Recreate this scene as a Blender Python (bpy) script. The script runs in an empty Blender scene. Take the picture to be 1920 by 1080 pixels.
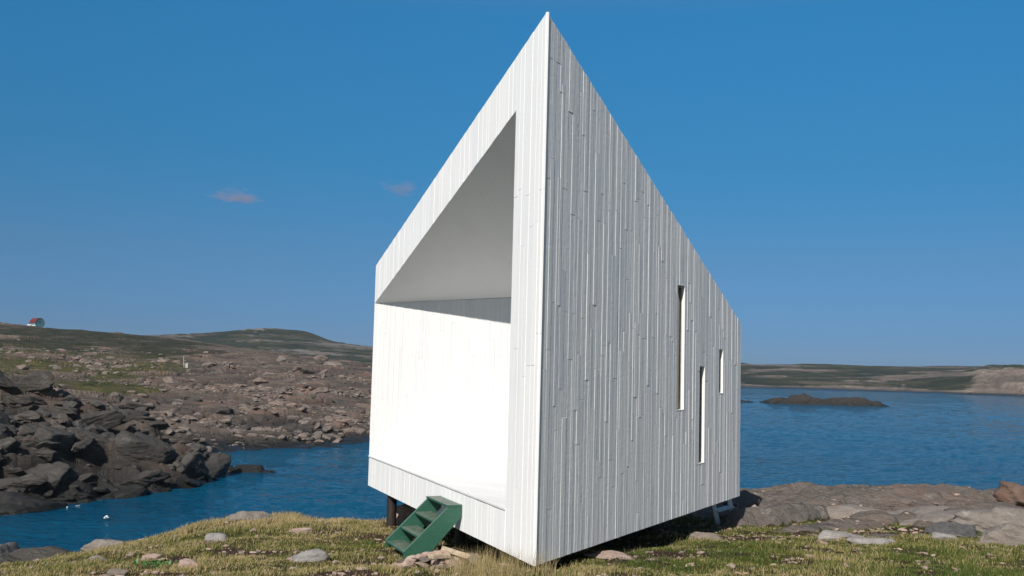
import bpy, bmesh, math, random
import numpy as np
from mathutils import Vector, Matrix
SC = bpy.context.scene
COL = SC.collection
# ------------------------------------------------------------------ camera
CAMZ = 7.0
cam = bpy.data.cameras.new('camera'); cob = bpy.data.objects.new('camera', cam); COL.objects.link(cob)
cam.sensor_width = 36; cam.lens = 1800/1920*36; cam.clip_start = .1; cam.clip_end = 30000
cob.matrix_world = Matrix.Translation((0, 0, CAMZ)) @ Matrix.Rotation(math.pi/2+math.atan(148/1800), 4, 'X') @ Matrix.Rotation(math.radians(1.5), 4, 'Z')
SC.camera = cob
# ------------------------------------------------------------------ sky, sun, exposure
SUN_AZ = math.radians(20)      # direction the light travels, clockwise from +Y
SUN_EL = math.radians(39)
w = bpy.data.worlds.new('World'); SC.world = w; w.use_nodes = True
nt = w.node_tree; bg = nt.nodes['Background']
sky = nt.nodes.new('ShaderNodeTexSky'); sky.sky_type = 'NISHITA'; sky.sun_disc = False
sky.sun_elevation = SUN_EL; sky.sun_rotation = SUN_AZ+math.pi
sky.altitude = 300; sky.air_density = 1.0; sky.dust_density = .25; sky.ozone_density = 3.2
# polarised clear-weather sky: deeper and less hazy towards the horizon than the raw model
tc_ = nt.nodes.new('ShaderNodeTexCoord'); sx_ = nt.nodes.new('ShaderNodeSeparateXYZ'); nt.links.new(tc_.outputs['Generated'], sx_.inputs[0])
rp_ = nt.nodes.new('ShaderNodeValToRGB'); el_ = rp_.color_ramp.elements
for _ in range(5): el_.new(.5)
for q_, (p_, c_) in zip(el_, ((0., (.145, .265, .55)), (.025, (.15, .28, .57)), (.11, (.205, .385, .56)), (.205, (.17, .53, .69)), (.35, (.20, .76, .96)), (.5, (1.0, 1.1, 1.05)), (.8, (1.3, 1.15, .9)))):
    q_.position = p_; q_.color = (*c_, 1)
nt.links.new(sx_.outputs[2], rp_.inputs[0])
mx_ = nt.nodes.new('ShaderNodeMix'); mx_.data_type = 'RGBA'; mx_.blend_type = 'MULTIPLY'; mx_.inputs[0].default_value = 1
# the polariser only deepens the sky away from the sun: behind the camera it stays pale
mp_ = nt.nodes.new('ShaderNodeMapRange'); mp_.inputs[1].default_value = .35; mp_.inputs[2].default_value = -.25; nt.links.new(sx_.outputs[1], mp_.inputs[0])
nm_ = nt.nodes.new('ShaderNodeMix'); nm_.data_type = 'RGBA'; nm_.inputs[7].default_value = (1.05, .88, .72, 1)
nt.links.new(mp_.outputs[0], nm_.inputs[0]); nt.links.new(rp_.outputs[0], nm_.inputs[6])
nt.links.new(sky.outputs[0], mx_.inputs[6]); nt.links.new(nm_.outputs[2], mx_.inputs[7])
nt.links.new(mx_.outputs[2], bg.inputs[0])
bg.inputs[1].default_value = .08
sl = bpy.data.lights.new('sun', 'SUN'); sl.energy = 3.9; sl.angle = math.radians(.5); sl.color = (1, .95, .88)
so = bpy.data.objects.new('sun', sl); COL.objects.link(so)
so.rotation_euler = Vector((math.sin(SUN_AZ)*math.cos(SUN_EL), math.cos(SUN_AZ)*math.cos(SUN_EL), -math.sin(SUN_EL))).to_track_quat('-Z', 'Y').to_euler()
so.location = (-20, -40, 60)
SC.view_settings.view_transform = 'Standard'; SC.view_settings.look = 'None'
SC.view_settings.exposure = .42; SC.view_settings.gamma = 1
SC.cycles.max_bounces = 6; SC.cycles.diffuse_bounces = 4; SC.cycles.volume_bounces = 0
R = np.random.RandomState(7); rnd = random.Random(11)

# ------------------------------------------------------------------ helpers
def tag(o, label=None, cat=None, group=None, kind=None):
    for k, v in (('label', label), ('category', cat), ('group', group), ('kind', kind)):
        if v: o[k] = v
    return o
def empty(name, loc, label, cat, group=None):
    o = bpy.data.objects.new(name, None); COL.objects.link(o); o.location = loc; o.empty_display_size = .3
    return tag(o, label, cat, group)
def mesh_np(name, V, F, mat, attrs=None, smooth=False, parent=None):
    """V (n,3), F (m,k) quads or tris"""
    V = np.asarray(V, np.float32); F = np.asarray(F, np.int32)
    me = bpy.data.meshes.new(name); k = F.shape[1]
    me.vertices.add(len(V)); me.vertices.foreach_set('co', V.ravel())
    me.loops.add(F.size); me.loops.foreach_set('vertex_index', F.ravel())
    me.polygons.add(len(F)); me.polygons.foreach_set('loop_start', np.arange(0, F.size, k, dtype=np.int32))
    me.polygons.foreach_set('use_smooth', np.full(len(F), smooth))
    me.update(calc_edges=True)
    for an, a in (attrs or {}).items():
        at = me.attributes.new(an, 'FLOAT', 'POINT'); at.data.foreach_set('value', np.asarray(a, np.float32).ravel())
    if mat: me.materials.append(mat)
    o = bpy.data.objects.new(name, me); COL.objects.link(o)
    if parent:
        o.parent = parent; o.location = -Vector(parent.location)
    return o
class MB:
    def __init__(s): s.v = []; s.f = []; s.a = []
    def hexa(s, p, a=0.):      # 8 points: bottom 4 (ccw), top 4
        n = len(s.v); s.v += [tuple(q) for q in p]; s.a += [a]*8
        s.f += [tuple(n+i for i in q) for q in ((0,3,2,1),(4,5,6,7),(0,1,5,4),(1,2,6,5),(2,3,7,6),(3,0,4,7))]
    def prism(s, poly, off, a=0.):      # polygon extruded by vector
        n = len(s.v); m = len(poly); off = Vector(off)
        s.v += [tuple(Vector(p)) for p in poly]+[tuple(Vector(p)+off) for p in poly]; s.a += [a]*2*m
        s.f.append(tuple(range(n+m-1, n-1, -1))); s.f.append(tuple(range(n+m, n+2*m)))
        for i in range(m):
            j = (i+1) % m; s.f.append((n+i, n+j, n+m+j, n+m+i))
    def box(s, c, dx, dy, dz, a=0.):     # centre and three half vectors
        c, dx, dy, dz = map(Vector, (c, dx, dy, dz))
        s.hexa([c-dx-dy-dz, c+dx-dy-dz, c+dx+dy-dz, c-dx+dy-dz, c-dx-dy+dz, c+dx-dy+dz, c+dx+dy+dz, c-dx+dy+dz], a)
    def tube(s, p0, p1, r0, r1, n=12, a=0.):
        p0, p1 = Vector(p0), Vector(p1); q = (p1-p0).to_track_quat('Z', 'Y'); b = len(s.v)
        for p, r in ((p0, r0), (p1, r1)):
            for i in range(n):
                t = 2*math.pi*i/n; s.v.append(tuple(p+q@Vector((r*math.cos(t), r*math.sin(t), 0)))); s.a.append(a)
        for i in range(n):
            j = (i+1) % n; s.f.append((b+i, b+j, b+n+j, b+n+i))
        s.f.append(tuple(range(b+n-1, b-1, -1))); s.f.append(tuple(range(b+n, b+2*n)))
    def build(s, name, mat, parent=None, bevel=0, smooth=False):
        me = bpy.data.meshes.new(name); me.from_pydata(s.v, [], s.f)
        at = me.attributes.new('tone', 'FLOAT', 'POINT'); at.data.foreach_set('value', s.a)
        me.materials.append(mat)
        if smooth:
            for p in me.polygons: p.use_smooth = True
        bm = bmesh.new(); bm.from_mesh(me); bmesh.ops.recalc_face_normals(bm, faces=bm.faces); bm.to_mesh(me); bm.free()
        o = bpy.data.objects.new(name, me); COL.objects.link(o)
        if bevel:
            m = o.modifiers.new('bevel', 'BEVEL'); m.width = bevel; m.segments = 1; m.limit_method = 'ANGLE'
        if parent:
            o.parent = parent
            if parent.type == 'EMPTY': o.location = -Vector(parent.location)
        return o
# numpy noise
_p = np.random.RandomState(1).permutation(4096)
def h2(ix, iy, s=0):
    return _p[(_p[(ix.astype(np.int64)+s*131) & 4095]+iy.astype(np.int64)) & 4095]/4096.
def noise(x, y, s=0):
    ix, iy = np.floor(x), np.floor(y); fx, fy = x-ix, y-iy
    u = fx*fx*fx*(fx*(fx*6-15)+10); v = fy*fy*fy*(fy*(fy*6-15)+10)
    def g(i, j):
        a = h2(ix+i, iy+j, s)*2*np.pi
        return np.cos(a)*(fx-i)+np.sin(a)*(fy-j)
    return ((g(0,0)*(1-u)+g(1,0)*u)*(1-v)+(g(0,1)*(1-u)+g(1,1)*u)*v)*1.5
def fbm(x, y, o=4, s=0, l=2.03, g=.5):
    t = 0; a = 1; f = 1
    for i in range(o):
        t = t+a*noise(x*f+i*17.3, y*f-i*9.1, s+i); a *= g; f *= l
    return t
def blocks(x, y, size, rot=0., aniso=1., s=0, crack=.12):
    """faceted blocks: (height -1..1 with tilt, crack 0..1)"""
    c, sn = math.cos(rot), math.sin(rot)
    u = (x*c+y*sn)/(size*aniso); v = (-x*sn+y*c)/size
    iu, iv = np.floor(u), np.floor(v)
    d1 = np.full(u.shape, 9.); d2 = np.full(u.shape, 9.); H = np.zeros(u.shape); H2 = np.zeros(u.shape)
    for i in (-1, 0, 1):
        for j in (-1, 0, 1):
            cu, cv = iu+i, iv+j
            pu = cu+.15+.7*h2(cu, cv, s+1); pv = cv+.15+.7*h2(cu, cv, s+2)
            du, dv = u-pu, v-pv; d = np.sqrt(du*du+dv*dv)
            h = (h2(cu, cv, s+3)-.5)*1.7+(h2(cu, cv, s+4)-.5)*2.6*du+(h2(cu, cv, s+5)-.6)*2.6*dv
            near = d < d1; sec = (~near) & (d < d2)
            H2 = np.where(near, H, np.where(sec, h, H2)); d2 = np.where(near, d1, np.where(sec, d, d2))
            H = np.where(near, h, H); d1 = np.where(near, d, d1)
    w = np.clip((d2-d1)/.20, 0, 1)
    return H*(.5+.5*w)+H2*(.5-.5*w), np.clip(1-(d2-d1)/crack, 0, 1)
def sm(a, b, x):
    t = np.clip((x-a)/(b-a), 0, 1); return t*t*(3-2*t)
class RBF:
    def __init__(s, P):
        P = np.array(P, float); s.c = P[:, :2]; n = len(P)
        d = np.linalg.norm(s.c[:, None]-s.c[None], axis=2)
        A = np.zeros((n+3, n+3)); A[:n, :n] = d; A[:n, n] = 1; A[:n, n+1:] = s.c; A[n:, :n] = A[:n, n:].T
        A[:n, :n] -= np.eye(n)*.002*d.max()
        s.w = np.linalg.solve(A, np.r_[P[:, 2], 0, 0, 0])
    def __call__(s, x, y):
        t = s.w[-3]+s.w[-2]*x+s.w[-1]*y
        for (cx, cy), w_ in zip(s.c, s.w): t = t+w_*np.hypot(x-cx, y-cy)
        return t
def grid_faces(n, m):
    i = np.arange((n-1)*m).reshape(n-1, m)[:, :-1].ravel()
    return np.stack([i, i+1, i+m+1, i+m], 1)
# ------------------------------------------------------------------ materials
def newmat(name):
    m = bpy.data.materials.new(name); m.use_nodes = True; t = m.node_tree
    return m, t, t.nodes['Principled BSDF']
def nd(t, typ, **kw):
    n = t.nodes.new(typ)
    for k, v in kw.items():
        if k.startswith('i_'):
            n.inputs[k[2:].replace('_', ' ')].default_value = v
        else: setattr(n, k, v)
    return n
def nz(t, vec, scale, detail=4, rough=.55, dist=0.):
    n = t.nodes.new('ShaderNodeTexNoise'); n.inputs['Scale'].default_value = scale
    n.inputs['Detail'].default_value = detail; n.inputs['Roughness'].default_value = rough; n.inputs['Distortion'].default_value = dist
    t.links.new(vec, n.inputs['Vector']); return n.outputs['Fac']
def ramp(t, fac, stops):
    n = t.nodes.new('ShaderNodeValToRGB'); e = n.color_ramp.elements
    while len(e) < len(stops): e.new(.5)
    for q, (p, c) in zip(e, stops):
        q.position = p; q.color = (*c, 1) if len(c) == 3 else c
    t.links.new(fac, n.inputs[0]); return n.outputs[0]
def mr(t, v, a, b, c=0., d=1.):
    n = t.nodes.new('ShaderNodeMapRange'); n.clamp = True
    for i, x in zip((1, 2, 3, 4), (a, b, c, d)): n.inputs[i].default_value = x
    t.links.new(v, n.inputs[0]); return n.outputs[0]
def mix(t, f, a, b, mode='MIX'):
    n = t.nodes.new('ShaderNodeMix'); n.data_type = 'RGBA'; n.blend_type = mode
    for s_, x in ((n.inputs[0], f), (n.inputs[6], a), (n.inputs[7], b)):
        if isinstance(x, (int, float)): s_.default_value = x
        elif isinstance(x, tuple): s_.default_value = (*x, 1)
        else: t.links.new(x, s_)
    return n.outputs[2]
def mth(t, op, a, b=None):
    n = t.nodes.new('ShaderNodeMath'); n.operation = op
    for i, x in enumerate((a, b)):
        if x is None: continue
        if isinstance(x, (int, float)): n.inputs[i].default_value = x
        else: t.links.new(x, n.inputs[i])
    return n.outputs[0]
def scl(t, vec, s, rot=(0, 0, 0)):
    n = t.nodes.new('ShaderNodeMapping'); n.inputs['Scale'].default_value = s; n.inputs['Rotation'].default_value = rot
    t.links.new(vec, n.inputs[0]); return n.outputs[0]
def bump(t, h, st, dist, nrm=None):
    n = t.nodes.new('ShaderNodeBump'); n.inputs['Strength'].default_value = st; n.inputs['Distance'].default_value = dist
    t.links.new(h, n.inputs['Height'])
    if nrm: t.links.new(nrm, n.inputs['Normal'])
    return n.outputs[0]
def attr(t, name):
    n = t.nodes.new('ShaderNodeAttribute'); n.attribute_name = name; return n.outputs['Fac']
def geo(t): return t.nodes.new('ShaderNodeNewGeometry').outputs['Position']
def simple(name, col, rough=.6, metal=0., var=.12, scale=8., bs=.2, bd=.004):
    m, t, p = newmat(name); co = t.nodes.new('ShaderNodeTexCoord').outputs['Object']
    f = nz(t, co, scale, 5)
    t.links.new(mix(t, mr(t, f, .3, .7), tuple(c*(1-var) for c in col), tuple(min(1, c*(1+var)) for c in col)), p.inputs['Base Color'])
    p.inputs['Roughness'].default_value = rough; p.inputs['Metallic'].default_value = metal
    t.links.new(bump(t, nz(t, co, scale*5, 4), bs, bd), p.inputs['Normal']); return m

def paint_mat(name, rough_wood=1., tone=.80, tv=.07):
    m, t, p = newmat(name); g = geo(t)
    a = attr(t, 'tone')
    v1 = scl(t, g, (30, 30, 1.1)); v2 = scl(t, g, (110, 110, 5)); v3 = scl(t, g, (9, 9, 22))
    n1 = nz(t, v1, 1, 4, .6, .6); n2 = nz(t, v2, 1, 3, .6); n3 = nz(t, v3, 1, 3, .7)
    c = mix(t, a, (tone*(1-tv), tone*(1-tv*.85), tone*(1-tv*.7)), (tone*1.02, tone*1.015, tone))
    c = mix(t, mr(t, n1, .62, .8, 0, .28), c, (tone*.62, tone*.64, tone*.66))      # thin worn paint streaks
    c = mix(t, mr(t, nz(t, g, 1.3, 4), .5, .75, 0, .10), c, (.60, .60, .56))
    t.links.new(c, p.inputs['Base Color']); p.inputs['Roughness'].default_value = .55
    p.inputs['Specular IOR Level'].default_value = .3
    h = mth(t, 'ADD', mth(t, 'MULTIPLY', n1, 1.), mth(t, 'MULTIPLY', n2, .35)); h = mth(t, 'ADD', h, mth(t, 'MULTIPLY', n3, .5))
    t.links.new(bump(t, h, .55*rough_wood, .012), p.inputs['Normal']); return m
M_PAINT = paint_mat('white_painted_boards', 1.25, .78, .16)
M_PAINT2 = paint_mat('white_painted_boards_smooth', .5, .86, .035)
M_PAINT3 = paint_mat('white_painted_deck_boards', .35, .74)
M_BEIGE = simple('pale_beige_trim', (.45, .42, .34), .6)
M_DARKFRAME = simple('dark_window_metal', (.05, .055, .06), .4, .3)
M_GLASS, t_, p_ = newmat('window_glass')
p_.inputs['Base Color'].default_value = (.05, .052, .05, 1); p_.inputs['Roughness'].default_value = .03; p_.inputs['IOR'].default_value = 1.5
M_STEEL = simple('rusty_dark_steel', (.035, .028, .024), .6, .4, .4, 6)
M_GREEN = None

def rock_mat(name, cols, pale=.35, wet=False, scale=1., cover=False, bs=1.0, obj=False, dark=1.):
    m, t, p = newmat(name)
    g = geo(t)
    v = scl(t, g, (scale, scale, scale*1.6), (0, .12, .6))
    big = nz(t, v, .22, 5, .6, .5); mid = nz(t, v, 1.7, 6, .65, .3); fin = nz(t, v, 14, 5, .7)
    c = ramp(t, big, [(.32, cols[0]), (.5, cols[1]), (.66, cols[2])])
    c = mix(t, mr(t, mid, .35, .68, 0, .75), c, cols[3])
    c = mix(t, mr(t, nz(t, v, .8, 5, .7), .60, .72, 0, pale), c, (.46, .44, .41))     # pale lichen
    c = mix(t, mr(t, nz(t, scl(t, g, (1.3, 1.3, 3)), .9, 5, .7), .6, .72, 0, .4), c, (.27, .13, .085))    # rust stains
    c = mix(t, mr(t, fin, .3, .7, .0, .5), c, mix(t, 1., c, (.45, .43, .42), 'MULTIPLY'))
    c = mix(t, attr(t, 'tone'), mix(t, 1., c, (.62, .62, .63), 'MULTIPLY') if cover else c, mix(t, 1., c, (1.5, 1.42, 1.33) if cover else (1.35, 1.3, 1.25), 'MULTIPLY'))
    vo = t.nodes.new('ShaderNodeTexVoronoi'); vo.feature = 'DISTANCE_TO_EDGE'; vo.inputs['Scale'].default_value = 1.1
    dv = nd(t, 'ShaderNodeVectorMath', operation='ADD'); t.links.new(scl(t, v, (.5, 1.6, 1)), dv.inputs[0])
    nn = t.nodes.new('ShaderNodeTexNoise'); nn.inputs['Scale'].default_value = 1.5; t.links.new(v, nn.inputs[0]); t.links.new(nn.outputs['Color'], dv.inputs[1])
    t.links.new(dv.outputs[0], vo.inputs['Vector'])
    ck = mr(t, vo.outputs['Distance'], 0, .035)
    c = mix(t, ck, mix(t, 1., c, (.82, .82, .82), 'MULTIPLY'), c)
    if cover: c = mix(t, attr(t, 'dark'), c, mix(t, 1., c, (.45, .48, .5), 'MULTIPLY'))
    if dark != 1.: c = mix(t, 1., c, (dark, dark, dark), 'MULTIPLY')
    ro = .85
    if wet:
        z = t.nodes.new('ShaderNodeSeparateXYZ'); t.links.new(g, z.inputs[0])
        zz = mth(t, 'ADD', z.outputs[2], mth(t, 'MULTIPLY', mid, -1.3))
        wf = mr(t, zz, -.35, .55, 1, 0)
        c = mix(t, wf, c, (.018, .018, .017))
        rr = mr(t, wf, 0, 1, .85, .35); t.links.new(rr, p.inputs['Roughness'])
    else: p.inputs['Roughness'].default_value = ro
    h = mth(t, 'ADD', mth(t, 'MULTIPLY', mid, .8), mth(t, 'MULTIPLY', fin, .25)); h = mth(t, 'ADD', h, mth(t, 'MULTIPLY', ck, .06)); h = mth(t, 'ADD', h, mth(t, 'MULTIPLY', nz(t, scl(t, v, (1, 1, 3.2), (.3, .1, 0)), 1.1, 5, .6), .8))
    nb = bump(t, h, bs, .14/scale if scale >= 1 else .18/scale)
    if cover:
        gm = attr(t, 'grass'); gg = nz(t, g, .35, 5, .65)
        gm2 = mr(t, mth(t, 'ADD', gm, mth(t, 'MULTIPLY', mth(t, 'SUBTRACT', mid, .5), .8)), .42, .58)
        gc = ramp(t, gg, [(.33, (.028, .036, .011)), (.5, (.062, .062, .018)), (.68, (.12, .09, .034))])
        gc = mix(t, attr(t, 'heath'), gc, ramp(t, gg, [(.33, (.014, .018, .009)), (.5, (.03, .032, .014)), (.7, (.075, .06, .035))]))
        if scale < .5: gc = ramp(t, nz(t, g, .03, 6, .75), [(.38, (.012, .018, .010)), (.5, (.026, .032, .016)), (.62, (.075, .065, .035))])
        gc = mix(t, mr(t, fin, .3, .7, 0, .6), gc, mix(t, 1., gc, (.4, .4, .4), 'MULTIPLY'))
        c = mix(t, gm2, c, gc)
    t.links.new(c, p.inputs['Base Color']); t.links.new(nb, p.inputs['Normal']); p.inputs['Specular IOR Level'].default_value = .25
    return m
C_SHORE = [(.058, .052, .047), (.085, .069, .059), (.14, .082, .066), (.13, .112, .098)]
C_PALE = [(.15, .138, .126), (.19, .16, .138), (.205, .152, .125), (.26, .24, .22)]
C_PINK = [(.24, .17, .15), (.30, .20, .16), (.33, .23, .19), (.42, .36, .32)]
M_SHORE = rock_mat('shore_rock', C_SHORE, .5, True, 1., True)
M_BOULD = rock_mat('dark_boulder_rock', [(.036, .035, .033), (.052, .048, .045), (.064, .053, .047), (.092, .087, .08)], .16, True, 1.)
M_ISLET = rock_mat('islet_rock', [(.024, .022, .02), (.034, .03, .027), (.038, .031, .028), (.05, .046, .043)], .05, True, .6)
M_RUB = rock_mat('rubble_rock', [(.10, .088, .079), (.14, .113, .098), (.15, .097, .082), (.21, .187, .168)], .5, False, 1.)
M_PALE = rock_mat('pale_rock', C_PALE, .6, False, 3.)
M_PINK = rock_mat('pink_rock', C_PINK, .4, False, 5.)
M_GREYR = rock_mat('grey_flat_rock', [(.17, .165, .165), (.21, .20, .20), (.24, .22, .20), (.34, .33, .32)], .6, False, 4.)
M_DARKR = rock_mat('charcoal_rock', [(.06, .06, .062), (.08, .08, .082), (.09, .09, .09), (.13, .13, .13)], .15, False, 3.)
M_RED = rock_mat('rusty_rock', [(.105, .066, .05), (.14, .082, .06), (.15, .088, .066), (.17, .14, .12)], .15, False, 3.)

# ------------------------------------------------------------------ terrain heights
#@@TERRAIN
NEARP = [(0,-4,5.6),(-10,-4,5.2),(12,-4,5.6),(0,2,5.35),(-8,4,4.8),(9,4,5.2),(16,4,5.2),(-14,8,4.1),(-14,16,2.9),(-9.0,17.5,3.2),(-7.6,18.0,3.36),(-7.2,18.4,3.45),(-6.2,18.6,3.72),(-4.8,18.8,4.0),(-4.0,19,3.97),(-3.2,19,3.93),(-2.6,19,3.9),
 (-4.2,12.0,4.35),(-5.7,12.5,4.21),(-2.9,12,4.39),(-1.6,12,4.44),(-4.5,15,4.19),(-2.9,15.5,4.13),(-2.2,17.3,4.17),(.34,11.37,4.64),(-1.4,13.3,4.34),(-1.,14.6,4.25),(0,18,3.95),(1.5,21,3.9),
 (5.8,24,3.78),(7.2,24,3.8),(8.0,24,3.8),(9.1,24,3.84),(10.1,24,3.84),(11.2,24,3.8),(12.8,24,3.78),(18,24,3.7),(3.6,17.5,4.12),(2.4,14.8,4.33),(5.4,18,4.1),(6.5,17,4.25),(7.9,17,4.25),(8.8,17,4.2),(12,18,4.1),(3.4,11.2,4.70),(5.3,11.4,4.70),(2.4,12.3,4.56),(5.4,14,4.48),(3.7,14.8,4.40),(10,12,4.65),(16,14,4.5)]
near_b = RBF(NEARP)
CRX = [-20,-12,-9,-7.5,-5,-3.3,-2,0,3,5,9,13,18,26]; CRY = [14,17,17.6,18.6,19,19.2,19.6,22,24.5,24.6,24.6,24.8,24,22]
# whaleback slabs and boulders of the outcrop: cx cy rx ry height rot
LOBES = [(6.1,23.2,2.4,1.9,.32,.2),(8.9,23.4,3.2,2.3,.52,-.1),(11.6,23.3,2.3,1.9,.42,.3),(14.2,23.2,2.6,2.0,.40,0),(4.9,21.3,1.3,.9,.22,.5),
 (7.0,21.3,1.6,1.0,.26,.6),(8.6,21.0,1.3,.7,.24,-.3),(10.4,21.4,1.5,1.1,.34,.2),(10.1,19.6,1.6,.8,.34,.25),(12.0,20.3,1.3,.9,.42,0),(5.3,19.4,1.5,.45,.2,.55),(6.3,18.6,1.7,.5,.17,.5),
 (7.6,19.6,1.1,.5,.2,.4),(8.5,18.7,.9,.35,.12,.2),(4.2,23.5,1.6,1.2,.2,0),(13.9,19.6,1.4,1.0,.4,.3),(2.5,23.5,2,1.3,.15,0),(6.9,16.9,1.5,.35,.12,.1),(17,22,2.5,2,.4,0)]
def near_h(x, y):
    yc = np.interp(x, CRX, CRY)+.25*noise(x*.9, x*0+3, 5)+.12*noise(x*3.1, x*0, 6)
    b = near_b(x, np.minimum(y, yc))
    b = b+.05*fbm(x*.9, y*.9, 3, 11)+.022*fbm(x*3.3, y*3.3, 3, 12)
    L = np.zeros_like(b)
    wx = x+.18*fbm(x*1.1, y*1.1, 3, 13); wy = y+.18*fbm(x*1.1, y*1.1, 3, 14)
    for cx, cy, rx, ry, h, ro in LOBES:
        c, s = math.cos(ro), math.sin(ro); dx, dy = wx-cx, wy-cy
        q = ((dx*c+dy*s)/rx)**2+((-dx*s+dy*c)/ry)**2
        L = np.maximum(L, h*np.sqrt(np.clip(1-q**1.5, 0, 1)))
    rk = np.maximum(sm(.02, .08, L), sm(21.6, 22.6, y+.7*noise(x*.8, y*.8, 15))*sm(1.5, 3, x)*(1-sm(.56, .62, .5+.5*fbm(x*.7, y*.7, 2, 16))))
    H1, c1 = blocks(wx, wy, 1.5, .35, 2.2, 21, .05); H2, c2 = blocks(wx, wy, .5, .5, 1.8, 22, .08)
    b = b+L+rk*((.11*H1-.12*c1+.04*H2-.04*c2)*sm(.03, .15, L+.05)+.03*fbm(x*2, y*4, 3, 17))
    over = np.clip(y-yc, 0, None)
    edge = np.clip(over*1.15, 0, None)
    H3, c3 = blocks(x, y, 1.1, .3, 1.5, 23)
    b = b-edge-.25*c3*sm(.2, 1., over)+.3*H3*sm(.3, 1.5, over)
    b = np.maximum(b, -3.)
    # small cliff on left of camera too
    rk = np.maximum(rk, sm(.15, .7, over+.3*noise(x*2, y*2, 18)))
    return b, rk
SHORE = [(-23.0,36,-3),(-26.2,41,.3),(-30.4,48,2.99),(-36.9,58,4.38),(-70.3,110,5.04),(-128.2,200,8.95),(-193.0,300,18.23),(-20.1,38,-3),(-22.7,43,.2),(-25.1,48,2.61),(-30.0,57,4.21),(-39.5,75,3.62),(-58.1,110,4.75),(-106.0,200,8.43),(-159.5,300,16.28),(-18.4,39,-3),(-21.0,44.5,.2),(-22.9,49,1.66),(-26.8,57,3.57),(-52.0,110,4.91),(-94.9,200,8.16),(-142.8,300,14.88),(-16.9,40.5,-3),(-19.4,46.5,.1),(-21.4,52,1.32),(-24.5,59,2.99),(-35.3,85,2.62),(-50.0,120,3.44),(-62.7,150,5.03),(-92.2,220,7.99),(-126.1,300,14.15),(-15.6,43,-3),(-17.9,49.5,.1),(-19.3,54,.83),(-21.9,61,1.95),(-32.4,90,2.34),(-47.0,130,3.33),(-58.1,160,5.3),(-80.0,220,7.94),(-109.4,300,13.43),(-15.0,47,-3),(-16.9,53,.1),(-17.9,57,.76),(-19.5,62,.99),(-21.0,66,.5),(-26.5,84,1.14),(-33.2,105,1.86),(-41.3,130,3.48),(-52.6,165,5.44),(-70.3,220,8.32),(-89.6,280,11.31),(-14.0,49,-3),(-15.7,55,-1.2),(-16.5,58,-.2),(-17.7,62,-1),(-19.4,68,-.6),(-20.8,73,.2),(-24.9,88,.94),(-30.3,107,1.85),(-37.8,133,3.52),(-48.5,170,5.54),(-65.8,230,8.2),(-13.1,60,-3),(-15.3,70,-1.5),(-16.6,76,0),(-19.5,90,.81),(-24.3,112,1.8),(-30.6,140,3.58),(-39.4,180,5.57),(-50.5,230,7.96),(-9.6,65,-3),(-10.9,74,-1.5),(-11.8,80,0),(-13.6,94,.86),(-16.8,115,1.88),(-22.0,150,3.61),(-29.4,200,5.78),(-35.4,240,6.87),(-4.4,75,-3),(-5.0,85,-1.5),(-5.6,95,0),(-6.6,115,1.01),(-8.7,150,2.47),(-11.7,200,4.26),(-14.0,240,5.04),(2.2,90,-3),(3.7,150,-3),(5.9,240,-3),(-.4,130,0),(-200.7,380,9),(-242.6,380,10),(-167.1,400,8),(-121.0,380,6),(-83.2,380,4),(-55.9,380,3),(-22.2,380,1)]
shore_b = RBF(SHORE)
def shore_h(x, y):
    d = np.hypot(x, y); px = x/y
    b = shore_b(x, y)
    wx = x+1.2*fbm(x*.12, y*.12, 3, 31); wy = y+1.2*fbm(x*.12, y*.12, 3, 32)
    B0, k0 = blocks(wx, wy, 6.5, .5, 1.9, 33, .05); B1, k1 = blocks(wx, wy, 2.7, .6, 2.0, 34, .13); B2, k2 = blocks(wx, wy, 1.15, .5, 1.8, 35, .12); B3, k3 = blocks(wx, wy, .5, .3, 1.5, 36, .15)
    near_r = 1-sm(60, 76, d)                                   # the broken dark ledges by the water
    mid = 1-near_r
    slab = sm(.36, .52, .5+.5*fbm(x*.05, y*.05, 3, 37))        # smooth ice-worn slabs
    far = sm(120, 260, d)
    sv = (wy*.9-wx*.35)/3.4+.5*noise(x*.1, y*.1, 39); saw = sv-np.floor(sv)      # dipping strata
    saw = np.where(saw < .72, saw/.72, (1-saw)/.28)-.5
    B3 = B3*(1-sm(70, 95, d)); B2 = B2*(1-sm(110, 190, d)); k2 = k2*(1-sm(80, 140, d)); k1 = k1*(1-sm(150, 260, d)); B1 = B1*(1-.6*sm(200, 300, d))
    near_z = .85*B0+.62*B1+.30*B2+.07*B3-.40*k0-.30*k1-.09*k2+.35*saw
    mid_z = (.42*B0*(1+.8*far)+.36*B1*(1-.3*slab)+.17*B2*(1-.5*slab)-.42*k0-.50*k1-.14*k2*(1-.5*slab)+.38*saw)*(.8-.25*far)
    z = b+.25*mid*fbm(x*.06, y*.06, 4, 38)+near_r*near_z+mid*mid_z
    shore_h.tone = np.clip(.42+.42*B1+.25*B0+.25*B2-.35*k1-.2*k0, 0, 1)
    # keep the tide line where it belongs
    z = np.where(b < .8, b+(z-b)*np.clip(.45+.6*b, .25, 1), z)
    g1 = .5+.5*fbm(x*.035, y*.035, 4, 41)
    reg = sm(-.31, -.38, px+.03*noise(x*.03, y*.03, 44))*sm(92, 118, d)*.95*(1-.55*sm(160, 200, d))*(1-.45*sm(.5, .62, .5+.6*fbm(x*.06, y*.03, 3, 45)))                      # green meadow to the left
    reg2 = sm(140, 230, d)*.62
    gr = np.clip(reg*(1.15-g1*.55-.25*sm(200, 280, d))+reg2*(1.05-g1)*1.35-.4*k1-.25*np.clip(B1, 0, 1), 0, 1)
    gr = gr*sm(2.4, 3.2, b)
    z = np.where(gr > .5, z*.5+(b+.12*fbm(x*.5, y*.5, 3, 42)+.3*B1*.5)*.5, z)
    return z, gr, slab*(1-near_r)
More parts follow.
